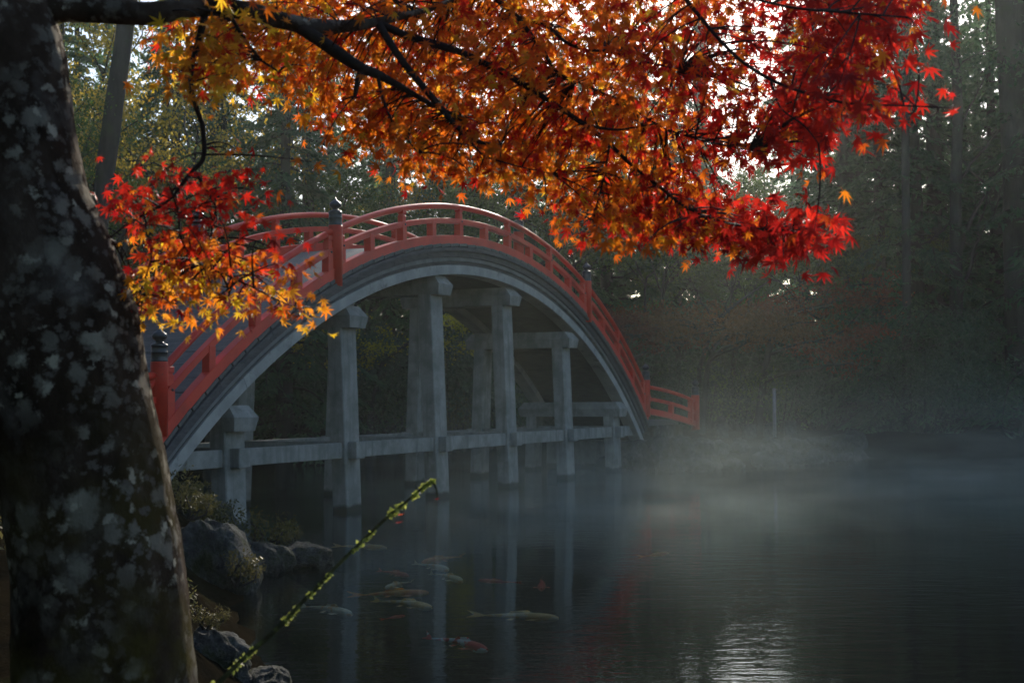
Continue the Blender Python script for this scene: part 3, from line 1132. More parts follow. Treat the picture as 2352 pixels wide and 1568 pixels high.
BACK = tuple((u + random.uniform(-30, 30), d, k % 3, sc) for k, (u, d, sc) in enumerate([(u, 106, 0.95) for u in range(-260, 2700, 105) if not 2100 < u < 2330] + [(u, 57, 0.88) for u in range(-150, 2600, 170) if not 1600 < u < 1840]))
G_CON = 'dark conifers of the wood beyond the pond'
L_CON = 'tall dark green conifer in the wood beyond the pond'
for u, d, k, sc in ((395, 50, 0, 0.9), (520, 58, 2, 1.0), (655, 47, 1, 0.95), (760, 66, 0, 1.0), (905, 72, 2, 0.95), (1035, 60, 1, 1.02), (1180, 78, 0, 1.0),
                    (1290, 64, 1, 0.95), (1420, 74, 2, 0.9), (1545, 63, 0, 0.85), (1640, 82, 1, 0.8), (1850, 66, 0, 0.95), (1990, 58, 1, 1.0),
                    (2110, 52, 0, 0.98), (2240, 64, 2, 0.95), (2420, 50, 0, 1.0), (2560, 58, 1, 1.0), 
                    (270, 62, 1, 1.0), (120, 52, 0, 1.0), (-60, 58, 2, 1.0), (-200, 50, 1, 1.0), (620, 84, 2, 1.0), (1940, 53.5, 1, 0.95), (2030, 52.5, 0, 0.8), (2170, 55, 1, 0.9), (2290, 53, 0, 0.9), (2370, 56, 1, 1.0), (1480, 66, 1, 0.9), (1350, 58, 0, 0.75), (1655, 64, 0, 0.62), (1765, 66, 1, 0.66), (1705, 70, 2, 0.5)) + BACK:
    plant_tree('conifer', CON[k], at_u(u, d), d, 'tall dark conifer of the %s rank %s' % zone(u, d)[::-1], group='%s rank conifers %s' % zone(u, d)[::-1], sc=sc * random.uniform(0.94, 1.05))
G_G = 'green broadleaved trees of the wood beyond the pond'
for u, d, k, sc in ((480, 45, 0, 0.8), (980, 56, 1, 0.95), (1120, 54, 0, 0.80), (1240, 56, 1, 0.75), (1740, 60, 0, 0.9), (1480, 55, 1, 0.7), (330, 53, 1, 1.0),
                    (1660, 54, 1, 0.62), (1890, 53, 0, 0.62), (2040, 54, 1, 0.6), (740, 54, 0, 0.8), (40, 46, 0, 1.0)):
    plant_tree('broadleaved_tree', BRO[k], at_u(u, d), d, 'leafy green broadleaved tree %s' % zone(u, d)[0], group='green broadleaved trees ' + zone(u, d)[0], sc=sc)
G_Y = 'yellow autumn trees of the wood beyond the pond'
for u, d, k, sc in ((205, 42, 0, 1.0), (300, 46, 0, 1.1), (700, 53, 1, 0.85), (850, 50, 1, 0.92), (880, 57, 0, 0.8), (150, 50, 0, 1.2), (2255, 72, 1, 1.0), (560, 62, 0, 1.1)):
    plant_tree('yellow_tree', YEL[k], at_u(u, d), d, 'yellow-leaved autumn tree of the %s rank %s' % zone(u, d)[::-1] if u < 1000 else 'bright yellow autumn tree glimpsed far behind the bare-limbed tree',
               group='%s rank yellow trees %s' % zone(u, d)[::-1] if u < 1000 else None, sc=sc)
G_R = 'rust-coloured maples beyond the bridge end'
for u, d, k, sc, lab in ((1470, 48.5, 0, 0.82, 'small rust-brown maple right behind the lower right slope of the bridge'),
                         (1610, 47.5, 1, 1.0, 'small rust-brown maple with layered boughs behind the leafless forked sapling'),
                         (1740, 49.5, 0, 1.08, 'broad rust-brown maple with layered boughs behind the pale pole'),
                         (1560, 53, 1, 1.1, 'rust-brown maple set back behind the other rust maples'),
                         (1830, 50.5, 1, 0.98, 'small rust-brown maple next to the great overhanging bush'),
                         (2215, 66, 1, 0.8, 'small rust-red maple far behind the bare-limbed tree')):
    plant_tree('rust_maple', RUS[k], at_u(u, d), d, lab, group=G_R if u < 2000 else None, sc=sc)
# trees out of view on the left bank, added to block sky light
for l, d, k, sc in ((-15, 22, 0, 0.75), (-19, 12, 1, 0.8), (-13.5, 33, 1, 0.7), (-17, 4, 0, 0.8)):
    plant_tree('broadleaved_tree', BRO[k], l, d, 'leafy green broadleaved tree out of view on the left bank, added to block sky light', group='unseen sky-blocking green trees added on the left bank', sc=sc)
for l, d, k, sc in ((-14, 14, 0, 0.85), (-11, 3, 1, 0.8), (-18, 24, 2, 0.9), (-9.5, -6, 2, 0.8), (-20, 17, 1, 0.9), (-16, 30, 0, 0.8), (-21, 40, 1, 0.9), (-3, -12, 0, 0.8), (-6, -7, 1, 0.85), (-12, -10, 0, 0.9), (-18, -3, 2, 0.9), (1, -9, 2, 0.85), (-24, 8, 0, 0.9), (-7.5, 1, 0, 0.75), (4, -14, 1, 0.9), (-8, -16, 2, 0.9), (-16, 8, 2, 0.9), (-10, 9.5, 1, 0.8)):  # unseen conifers added beside and behind the lens to close off the sky
    plant_tree('conifer', CON[k], l, d, 'tall dark green conifer out of view left of and behind the camera, added to block sky light', group='unseen sky-blocking conifers added left of and behind the camera', sc=sc)
# understorey
G_S = 'dark understorey bushes along the far shore'
for u, d, k, sc in ((650, 52.5, 0, 0.75), (520, 53, 2, 1.2), (760, 53.5, 2, 1.3), (860, 54, 0, 1.2), (960, 52.5, 0, 1.0), (1060, 51, 2, 1.3), (1150, 51, 1, 1.0), (1260, 50, 0, 1.2),
                    (1370, 49, 1, 1.0), (1450, 46.5, 0, 1.0), (1530, 47.5, 1, 0.9), (1620, 50.5, 1, 1.0), (1700, 51, 0, 1.3), (1790, 50.5, 1, 1.05), (1880, 52, 1, 1.2),
                    (1420, 54, 1, 1.4), (1150, 60, 1, 1.5), (900, 62, 1, 1.5), (700, 60, 1, 1.6), (1650, 60, 1, 1.6), (1950, 60, 1, 1.7), (2120, 60, 0, 1.7), (2300, 60, 1, 1.7),
                    (2450, 52, 1, 1.4), (1300, 66, 1, 1.7), (500, 62, 1, 1.6), (330, 56, 1, 1.6), (1560, 58, 0, 1.5), (1020, 56, 1, 1.5), (1800, 57, 1, 1.5)) + tuple((u, 68 + 5 * (i % 2), 1, 2.0) for i, u in enumerate(range(250, 2500, 95))) + tuple((u, 55.5, 1, 1.6) for u in range(430, 1500, 90)) + tuple((u, 52.2 - 0.5 * (i % 2), 1, 1.45) for i, u in enumerate(range(480, 1130, 62))):
    plant_tree('bush', LOWG[k], at_u(u, d), d, 'dark bush of the %s rank undergrowth %s' % zone(u, d)[::-1], 'bush', '%s rank bushes %s' % zone(u, d)[::-1], sc=sc, parts=('stems', 'foliage'))
BIG = shrub(61, 3.3, 5.0, 15000, CAMELLIA, 0.16, 30)
plant_tree('camellia_bush', BIG, at_u(2120, 50.2), 50.2, 'great rounded dark green bush overhanging the misty water', 'bush', parts=('stems', 'foliage'), rot=0.3)
plant_tree('camellia_bush', LOWG[1], at_u(2330, 49.6), 49.6, 'lower dark green bush right of the great overhanging bush', 'bush', parts=('stems', 'foliage'), rot=1.3, sc=1.3)


# special trunks
def bare_tree(name, label, pts, rad, limbs, kindlabel='tree', crown=None, seed=1):
    base = np.array(pts[0])
    rs = np.random.default_rng(seed)
    t = thing(name, label, kindlabel, tuple(base))
    P = np.array(pts) - base
    s = np.linspace(0, len(P) - 1, 26)
    Q = np.stack([np.interp(s, range(len(P)), P[:, i]) for i in range(3)], -1)
    put('trunk', MB().tube(Q, np.interp(s, range(len(P)), rad), 14, wobble=0.10).mesh('trunk', BARK, True), t)
    for lp, lr in limbs:
        q = np.array(lp) - base
        s = np.linspace(0, len(q) - 1, 14)
        q = np.stack([np.interp(s, range(len(q)), q[:, i]) for i in range(3)], -1) + rs.normal(0, 0.03, (14, 3))
        mb = MB().tube(q, np.linspace(lr, lr * 0.25, 14), 6, cap=False)
        for j in range(3, 14):
            for w in range(2):
                dv = rs.normal(0, 1, 3) * np.array([1, 1, 0.6])
                dv /= np.linalg.norm(dv)
                L = rs.uniform(0.4, 1.3)
                mb.tube([q[j], q[j] + dv * L * 0.5 + rs.normal(0, .06, 3), q[j] + dv * L + rs.normal(0, .12, 3)], [lr * 0.22, lr * 0.15, lr * 0.06], 4, cap=False)
        put('limb', mb.mesh('limb', BARK, True), t)
    if crown:
        C, mat, per, leaf, spread = crown
        C = np.array(C) - base
        n = len(C) * per
        CC = np.repeat(C, per, axis=0) + rs.normal(0, 1, (n, 3)) * np.array([spread, spread, spread * 0.5])
        A = rs.normal(0, 1, (n, 3))
        A[:, 2] -= 0.5
        Nn = rs.normal(0, 0.6, (n, 3))
        Nn[:, 2] += 0.8
        v, qd = leaf_cards(CC, A, Nn, rs.uniform(.7, 1.3, n) * leaf, rs.uniform(.35, .6, n) * leaf, rs)
        put('crown', quick_mesh('crown', v, qd, mat, attr=np.repeat(rs.uniform(0, 1, n), 4)[:, None] * np.ones(3)), t)
    return t


def gz(u, d):
    """point on the ground below picture column u at distance d"""
    l = at_u(u, d)
    x, y = plan(l, d)
    return np.array([x, y, ground_at(l, d) - 0.1])


d = 33.0
bare_tree('leaning_tree', 'slender leaning tree with pale patchy bark behind the left railing', [gz(190, d), at(228, 500, d), at(262, 240, d), at(290, 50, d), at(325, -180, d), at(340, -420, d)],
          [0.27, 0.24, 0.23, 0.215, 0.17, 0.06],
          [([at(300, 0, d), at(380, -60, d + .5), at(470, -90, d + 1)], 0.07), ([at(290, 60, d), at(210, -20, d), at(130, -70, d)], 0.06), ([at(325, -180, d), at(250, -260, d), at(200, -300, d)], 0.06)],
          crown=([at(random.uniform(130, 500), random.uniform(-420, 20), d + random.uniform(-1.5, 1.5)) for _ in range(60)], YELLOWLEAF, 45, 0.12, 0.42), seed=5)
d = 50.0
bare_tree('old_cedar', 'massive dark cedar trunk at the far right of the pond', [gz(2352, d), at(2345, 800, d), at(2338, 400, d), at(2318, 0, d), at(2305, -400, d), at(2300, -700, d)],
          [0.72, 0.60, 0.57, 0.53, 0.40, 0.12],
          [([at(2330, 330, d), at(2290, 480, d - .5), at(2220, 600, d - 1)], 0.05), ([at(2320, 100, d), at(2230, 130, d), at(2150, 190, d)], 0.05), ([at(2320, 20, d), at(2400, 40, d), at(2480, 120, d)], 0.06)],
          crown=([at(random.uniform(2080, 2500), random.uniform(-500, 170), d + random.uniform(-3, 3)) for _ in range(85)], CONIFER, 55, 0.26, 0.5), seed=6)
d = 50.5
bare_tree('bare_limbed_tree', 'dark tree with thin bare branching limbs left of the massive cedar', [gz(2197, d), at(2196, 700, d), at(2195, 450, d), at(2200, 250, d), at(2190, 0, d), at(2185, -200, d)],
          [0.30, 0.25, 0.22, 0.19, 0.15, 0.06],
          [([at(2196, 600, d), at(2240, 480, d), at(2300, 380, d), at(2345, 300, d)], 0.10), ([at(2200, 420, d), at(2270, 330, d), at(2330, 260, d)], 0.07),
           ([at(2200, 300, d), at(2250, 200, d), at(2290, 120, d)], 0.05), ([at(2196, 500, d), at(2130, 560, d), at(2060, 560, d)], 0.06), ([at(2198, 360, d), at(2280, 440, d), at(2350, 430, d)], 0.05),
           ([at(2196, 700, d), at(2235, 600, d), at(2262, 470, d), at(2280, 400, d)], 0.09)],
          crown=([at(random.uniform(2060, 2330), random.uniform(-150, 300), d + random.uniform(-2, 2)) for _ in range(40)], CONIFER, 50, 0.22, 0.45), seed=7)
d = 50.0
for u, dd, r, lab in ((1950, 56, 0.50, 'broad pale misty trunk rising behind the rust maples'), (2145, 53, 0.30, 'straight dark trunk just left of the bare-limbed tree'),
                      (2080, 50, 0.16, 'thin straight dark trunk between the misty trunk and the bare-limbed tree'), (1022, 70, 0.42, 'misty straight trunk above the crest of the bridge'),
                      (655, 55, 0.38, 'dark straight trunk behind the near red post of the left railing'), (1610, 72, 0.4, 'faint misty trunk beneath the orange leaf fringe')):
    g = gz(u, dd)
    bare_tree('tall_trunk', lab, [g, at(u + 2, 600, dd), at(u - 2, 200, dd), at(u - 4, -100, dd), at(u - 5, -400, dd)], [r * 1.15, r, r * 0.9, r * 0.75, r * 0.2],
              [([at(u, 300, dd), at(u + 90, 330, dd), at(u + 150, 380, dd)], r * .16), ([at(u, 220, dd), at(u - 90, 240, dd), at(u - 150, 300, dd)], r * .16)],
              crown=([at(u + random.uniform(-150, 150), random.uniform(-380, 260), dd + random.uniform(-2, 2)) for _ in range(42)], CONIFER, 45, 0.26, 0.55), seed=int(u))
d = 47.5
bare_tree('pale_limbed_maple', 'leafless pale forked sapling beyond the right slope of the bridge', [gz(1612, d), at(1605, 850, d), at(1640, 740, d), at(1700, 690, d), at(1775, 640, d)], [0.09, 0.08, 0.07, 0.045, 0.02],
          [([at(1640, 740, d), at(1610, 690, d), at(1585, 640, d)], 0.04), ([at(1660, 725, d), at(1690, 640, d), at(1712, 575, d)], 0.04)], seed=21)

# bank plants at the left
PLG = [shrub(71, 0.55, 0.7, 900, FERN, 0.075, 8), shrub(72, 0.45, 0.5, 700, FERN, 0.06, 7)]
for i, (l, d, k, sc, z, lab) in enumerate(((-3.85, 17.0, 0, 0.8, 0.40, 'straggling olive-brown plant on the bank above the craggy boulder'),
                                           (-4.45, 17.4, 1, 1.2, 0.6, 'taller yellowish plant against the left abutment'),
                                           (-3.3, 17.6, 1, 1.0, 0.15, 'small reddish-olive plant beside the low rock at the water edge'),
                                           (-2.86, 17.3, 1, 0.35, 0.25, 'tiny leafy tuft growing on the low rock in the water'),
                                           (-2.25, 9.7, 1, 0.35, 0.45, 'tuft of small green leaves on the rough stone by the maple'),
                                           (-3.9, 15.9, 1, 0.8, 0.70, 'brown-leaved plant draped over the top of the craggy boulder'),
                                           (-3.5, 12.4, 0, 0.7, 0.40, 'low olive plant on the bank in front of the craggy boulder'), (-4.4, 14.6, 0, 1.0, 0.70, 'dark olive bush behind the craggy boulder'),
                                           (-3.0, 11.0, 0, 0.6, 0.30, 'low dark plant on the near bank beside the maple trunk'),
                                           (-4.9, 10.5, 0, 1.5, 0.75, 'dark bush on the bank left of the maple trunk'), (-3.0, 14.3, 1, 0.8, 0.12, 'small fern-like plant at the waterline under the craggy boulder'))):
    t = plant_tree('bank_plant', PLG[k], l, d, lab, 'plant', sc=sc, parts=('stems', 'foliage'))
    t.location.z = z

# ================================================================== NEAR MAPLE
base = np.array([*plan((255 - 1176) / FPX * 3.05, 3.05), 0.0])
lb, db = to_plan(base[0], base[1])
base[2] = ground_at(lb, db) - 0.1
maple = thing('maple_tree', 'large autumn maple with lichen-spotted trunk and red-orange leaves overhanging the pond', 'tree', tuple(base))

TR = [(262, 1900, 3.05, 215), (250, 1700, 3.05, 205), (246, 1568, 3.05, 200), (228, 1300, 3.04, 187), (190, 1080, 3.03, 182), (150, 920, 3.02, 186), (120, 760, 3.02, 194),
      (70, 620, 3.02, 194), (18, 480, 3.02, 188), (-10, 330, 3.02, 182), (-28, 150, 3.02, 172), (-52, 0, 3.02, 160), (-90, -200, 3.02, 140), (-150, -500, 3.1, 115), (-220, -900, 3.2, 60)]


def strand(L, sub=6):
    L = np.array(L, float)
    s = np.linspace(0, len(L) - 1, (len(L) - 1) * sub + 1)
    K = np.stack([np.interp(s, range(len(L)), L[:, i]) for i in range(4)], -1)
    # round the corners
    for _ in range(2):
        K[1:-1] = 0.25 * K[:-2] + 0.5 * K[1:-1] + 0.25 * K[2:]
    P = np.array([at(u, v, d) for u, v, d, w in K])
    return P, K[:, 3] * K[:, 2] / FPX


P, r = strand(TR, 18)
P = P[P[:, 2] > base[2] - 0.2] if False else P
r = r * (1 + 0.0 * r)
tmb = MB().tube(P - base, r, 88, wobble=0.04)
tv = tmb.v[0]
ctr = np.repeat(P - base, 88, axis=0)
rad_ = tv - ctr
stretchy = tv * np.array([1, 1, 0.35])
bumpy = 0.024 * wob(stretchy, 9.0) + 0.020 * wob(stretchy + 5, 24.0) + 0.016 * wob(tv + 9, 60.0)
tmb.v[0] = ctr + rad_ * (1 + bumpy)[:, None]
put('trunk', tmb.mesh('trunk', LICHEN_BARK, True), maple)

BR = {
    'main': [(20, 60, 3.02, 44), (80, 30, 3.02, 36), (140, 20, 3.03, 31), (250, 26, 3.06, 29), (350, 34, 3.1, 27), (430, 18, 3.15, 24), (500, 14, 3.2, 22), (580, 28, 3.25, 21), (640, 46, 3.3, 20),
             (700, 60, 3.33, 19), (760, 63, 3.37, 16), (830, 58, 3.42, 13), (880, 48, 3.46, 10), (930, 36, 3.5, 8), (1000, 18, 3.55, 6), (1050, -5, 3.6, 5.5), (1110, -60, 3.65, 5.5), (1300, -110, 3.6, 5), (1480, -130, 3.5, 5), (1800, -150, 3.4, 3)],
    'b2': [(680, 58, 3.32, 15), (730, 90, 3.32, 15), (780, 125, 3.33, 15), (830, 158, 3.35, 13), (866, 170, 3.38, 11), (930, 205, 3.45, 7), (1000, 245, 3.5, 5), (1060, 270, 3.55, 3)],
    'stub': [(832, 158, 3.35, 9), (822, 185, 3.35, 8), (815, 222, 3.35, 4)],
    'b3': [(868, 52, 3.45, 10), (890, 90, 3.43, 9), (930, 150, 3.42, 9), (985, 215, 3.42, 8), (1030, 270, 3.43, 7), (1075, 318, 3.44, 6), (1105, 328, 3.45, 4.5), (1150, 334, 3.46, 3)],
    'b4': [(872, 56, 3.45, 10), (940, 85, 3.47, 9), (1010, 105, 3.5, 10), (1060, 120, 3.52, 8), (1110, 145, 3.55, 8), (1160, 170, 3.57, 7.5), (1225, 208, 3.6, 7), (1300, 258, 3.62, 6), (1350, 290, 3.63, 5.5),
           (1400, 330, 3.63, 5), (1450, 380, 3.6, 4.5), (1510, 425, 3.57, 4), (1570, 475, 3.55, 3.5), (1640, 505, 3.5, 3), (1750, 528, 3.45, 2.6), (1840, 528, 3.4, 2), (1885, 520, 3.4, 1.4)],
    'b5': [(1090, -40, 3.65, 6), (1140, 0, 3.65, 6), (1185, 35, 3.65, 6), (1215, 75, 3.65, 5.5), (1250, 120, 3.66, 5), (1272, 162, 3.67, 4), (1320, 190, 3.7, 3)],
    'b6': [(1190, 40, 3.65, 5), (1260, 60, 3.65, 4.5), (1300, 100, 3.65, 4), (1345, 116, 3.66, 3.5), (1400, 118, 3.67, 3), (1470, 140, 3.7, 3), (1560, 160, 3.7, 2)],
    'b7': [(1300, 258, 3.62, 5), (1340, 288, 3.6, 4), (1420, 300, 3.58, 3), (1470, 290, 3.56, 2)],
    'b8': [(1480, -130, 3.5, 5), (1560, -20, 3.4, 5), (1600, 30, 3.35, 5), (1650, 90, 3.3, 4.5), (1700, 140, 3.25, 4.2), (1770, 185, 3.2, 4), (1850, 215, 3.2, 3.5), (1950, 240, 3.15, 3), (2050, 242, 3.15, 2.2), (2180, 248, 3.15, 1.2)],
    'b9': [(472, 30, 3.18, 9), (455, 100, 3.2, 7), (440, 150, 3.2, 6.5), (437, 200, 3.2, 6), (450, 245, 3.2, 6), (465, 285, 3.2, 6), (470, 335, 3.2, 5.8), (467, 368, 3.2, 5.4), (440, 396, 3.2, 5),
           (420, 420, 3.2, 4.5), (403, 446, 3.2, 4), (375, 470, 3.2, 3.6), (335, 490, 3.2, 3), (295, 512, 3.2, 2.5), (250, 548, 3.2, 1.8)],
    'b10': [(446, 392, 3.2, 4.2), (465, 420, 3.22, 3.6), (485, 455, 3.24, 3), (498, 478, 3.25, 2.6), (488, 515, 3.28, 2.2), (482, 570, 3.3, 1.6)],
    'b11': [(404, 446, 3.2, 3.2), (411, 490, 3.16, 2.8), (413, 540, 3.14, 2.6), (432, 582, 3.12, 2.4), (472, 612, 3.1, 2.2), (545, 642, 3.08, 1.8), (640, 690, 3.05, 1.4), (700, 715, 3.05, 1.0)],
    'b12': [(332, 491, 3.2, 2.4), (338, 540, 3.16, 2.2), (350, 590, 3.14, 2.0), (330, 650, 3.12, 1.6), (310, 700, 3.1, 1.2)],
    'b13': [(1560, -20, 3.4, 4), (1700, -10, 3.2, 3.5), (1820, 20, 3.1, 3.2), (1950, 30, 3.0, 2.8), (2080, 40, 2.95, 2)],
    'b14': [(1770, 185, 3.2, 3), (1790, 250, 3.18, 2.4), (1850, 290, 3.15, 2), (1880, 330, 3.15, 1.2)],
    'b15': [(1330, 190, 3.7, 3), (1420, 230, 3.7, 2.6), (1530, 300, 3.65, 2.2), (1640, 330, 3.55, 1.6), (1720, 345, 3.5, 1)],
    'b16': [(1400, 330, 3.63, 3), (1390, 400, 3.62, 2.4), (1370, 470, 3.6, 2), (1360, 530, 3.6, 1.2)],
    'b17': [(1075, 318, 3.44, 3), (1110, 360, 3.44, 2.2), (1200, 385, 3.45, 1.6), (1270, 400, 3.46, 1)],
    'b18': [(520, 20, 3.22, 5), (560, 90, 3.26, 4), (600, 140, 3.3, 3), (640, 165, 3.32, 2)],
    'b19': [(866, 170, 3.38, 5), (880, 230, 3.36, 4), (900, 280, 3.36, 3), (960, 350, 3.36, 2), (770, 372, 3.36, 1.0)][:4],
}
bpts = []
for key, L in BR.items():
    P, r = strand(L, 5)
    put('branch', MB().tube(P - base, r, 12 if key == 'main' else 8, wobble=0.06 if key == 'main' else 0.03).mesh('branch', LICHEN_BARK if key == 'main' else TWIG, True), maple)
    for p, rr in zip(P, r):
        bpts.append((*p, rr))
bpts = np.array(bpts)


# leaf outline: seven pointed lobes
def leaf_shape(rs):
    tips = [(-128, 0.42), (-84, 0.72), (-40, 0.92), (0, 1.0), (40, 0.92), (84, 0.72), (128, 0.42)]
    pts = [(0.0, 0.0, 0.0)]
    for k, (a, L) in enumerate(tips):
        L *= rs.uniform(0.9, 1.08)
        a = math.radians(a + rs.uniform(-5, 5))
        dirv = np.array([math.sin(a), math.cos(a)])
        nrm = np.array([dirv[1], -dirv[0]])
        droop = -0.16 * L * L
        if k == 0:
            v = math.radians(-158)
            pts.append((0.12 * math.sin(v), 0.12 * math.cos(v), 0.01))
        pts.append((*(dirv * L * 0.50 - nrm * 0.105 * L), -0.05 * L))
        pts.append((*(dirv * L), droop + rs.uniform(-.05, .02)))
        pts.append((*(dirv * L * 0.50 + nrm * 0.105 * L), -0.05 * L))
        if k < 6:
            a2 = math.radians((tips[k][0] + tips[k + 1][0]) / 2)
            rr = 0.30 * (tips[k][1] + tips[k + 1][1]) / 2
            pts.append((rr * math.sin(a2), rr * math.cos(a2), 0.035))
        else:
            v = math.radians(158)
            pts.append((0.12 * math.sin(v), 0.12 * math.cos(v), 0.01))
    pts = np.array(pts)
    n = len(pts) - 1
    f = [(0, i, i + 1) for i in range(1, n)] + [(0, n, 1)]
    # petiole
    b = len(pts)
    pts = np.concatenate([pts, [(-0.012, 0.0, 0.0), (0.012, 0.0, 0.0), (0.008, -0.55, 0.05), (-0.008, -0.55, 0.05)]])
    f += [(b, b + 1, b + 2), (b, b + 2, b + 3)]
    return pts, np.array(f)


LS = [leaf_shape(np.random.default_rng(500 + i)) for i in range(6)]

CANOPY = [(385, 55), (395, 180), (450, 220), (480, 165), (550, 195), (600, 160), (650, 170), (680, 210), (735, 240), (760, 290), (820, 325), (900, 318), (950, 385), (1005, 405), (1080, 400),
          (1160, 412), (1235, 408), (1262, 470), (1305, 520), (1325, 552), (1400, 540), (1480, 556), (1560, 545), (1640, 556), (1720, 566), (1795, 590), (1850, 560), (1900, 515), (1835, 505), (1740, 490),
          (1660, 472), (1605, 440), (1575, 400), (1548, 335), (1600, 368), (1700, 370), (1770, 362), (1880, 368), (1920, 312), (1970, 290), (2030, 285), (2000, 225), (2040, 140), (2095, 85), (2110, 20), (2110, -60),
          (2000, -180), (1500, -230), (1000, -200), (600, -60), (520, 10), (430, 50)]
LOWER = [(236, 450), (310, 402), (400, 392), (470, 410), (560, 400), (605, 480), (628, 540), (660, 600), (650, 640), (722, 716), (690, 735), (640, 712), (600, 742), (520, 712), (478, 706), (440, 655), (408, 660), (402, 700), (345, 752), (300, 715),
         (262, 640), (245, 560)]


def in_poly(poly, P):
    poly = np.array(poly, float)
    ins = np.zeros(len(P), bool)
    n = len(poly)
    for i in range(n):
        a, b = poly[i], poly[(i + 1) % n]
        c = ((a[1] > P[:, 1]) != (b[1] > P[:, 1])) & (P[:, 0] < (b[0] - a[0]) * (P[:, 1] - a[1]) / (b[1] - a[1] + 1e-12) + a[0])
        ins ^= c
    return ins


rs = np.random.default_rng(77)
# spray centres: picture-space outline, own distance each
cl = []
cand = np.stack([rs.uniform(380, 2165, 12000), rs.uniform(-230, 600, 12000)], -1)
cand = cand[in_poly(CANOPY, cand)]
gap = np.exp(-(((cand[:, 0] - 1715) / 112) ** 2 + ((cand[:, 1] - 65) / 95) ** 2)) * 1.0
gap = np.maximum(gap, 0.65 * np.exp(-(((cand[:, 0] - 1690) / 150) ** 2 + ((cand[:, 1] - 160) / 150) ** 2)))
gap = np.maximum(gap, 0.6 * (cand[:, 1] < -40))
gap = np.maximum(gap, 0.45 * (cand[:, 0] > 1760) * (cand[:, 1] < 260))
cand = cand[rs.uniform(0, 1, len(cand)) > gap]
cand = cand[:1400]
for u, v in cand:
    near = 3.62 - 0.45 * smooth(1500, 2150, u) - 0.35 * smooth(800, 400, u)
    cl.append((u, v, near + rs.normal(0.24, 0.24), 0))
cand = np.stack([rs.uniform(230, 730, 2500), rs.uniform(390, 760, 2500)], -1)
cand = cand[in_poly(LOWER, cand)]
hole = (((cand[:, 0] - 560) / 60) ** 2 + ((cand[:, 1] - 590) / 30) ** 2 < 1) | (((cand[:, 0] - 300) / 50) ** 2 + ((cand[:, 1] - 555) / 30) ** 2 < 1)
cand = cand[~hole & (cand[:, 0] > 268)][:115]
for u, v in cand:
    cl.append((u, v, 3.16 + rs.normal(0, 0.14), 1))
for u, v in ((460, 325), (490, 340), (520, 345), (545, 350), (735, 350), (715, 372), (1085, 405), (975, 365), (1255, 470), (1485, 560), (1900, 512), (2105, 118), (2125, 235), (2140, 265), (2190, 240), (2085, 262), (1870, 530), (1800, 590)):
    cl.append((u, v, 3.25 + rs.normal(0, 0.05), 2))
cl = np.array(cl)


def leaf_colour(u, v, low):
    red = np.array([0.56, 0.024, 0.014])
    dred = np.array([0.30, 0.012, 0.011])
    orange = np.array([0.80, 0.20, 0.014])
    gold = np.array([0.86, 0.44, 0.030])
    if low == 1:
        g = smooth(500, 640, v + 0.12 * (330 - u) + rs.normal(0, 40))
        t = rs.uniform()
        c = red * (1 - g) + (gold if t < 0.55 else orange) * g
        if t > 0.9:
            c = dred
        if v < 560 and u < 330 and t < 0.6:
            c = orange
        return c
    if low == 2 and u > 1600:
        return red
    wr = smooth(1350, 1850, u) + 0.25 * smooth(330, 560, v)
    wg = smooth(900, 450, u) * 0.45 + 0.13 * smooth(1750, 1250, u) + 0.02
    t = rs.uniform()
    if t < wr * 0.85:
        return red if rs.uniform() < 0.75 else dred
    if t > 1 - wg:
        return gold
    if rs.uniform() < 0.16:
        return red
    return orange * rs.uniform(0.75, 1.1)


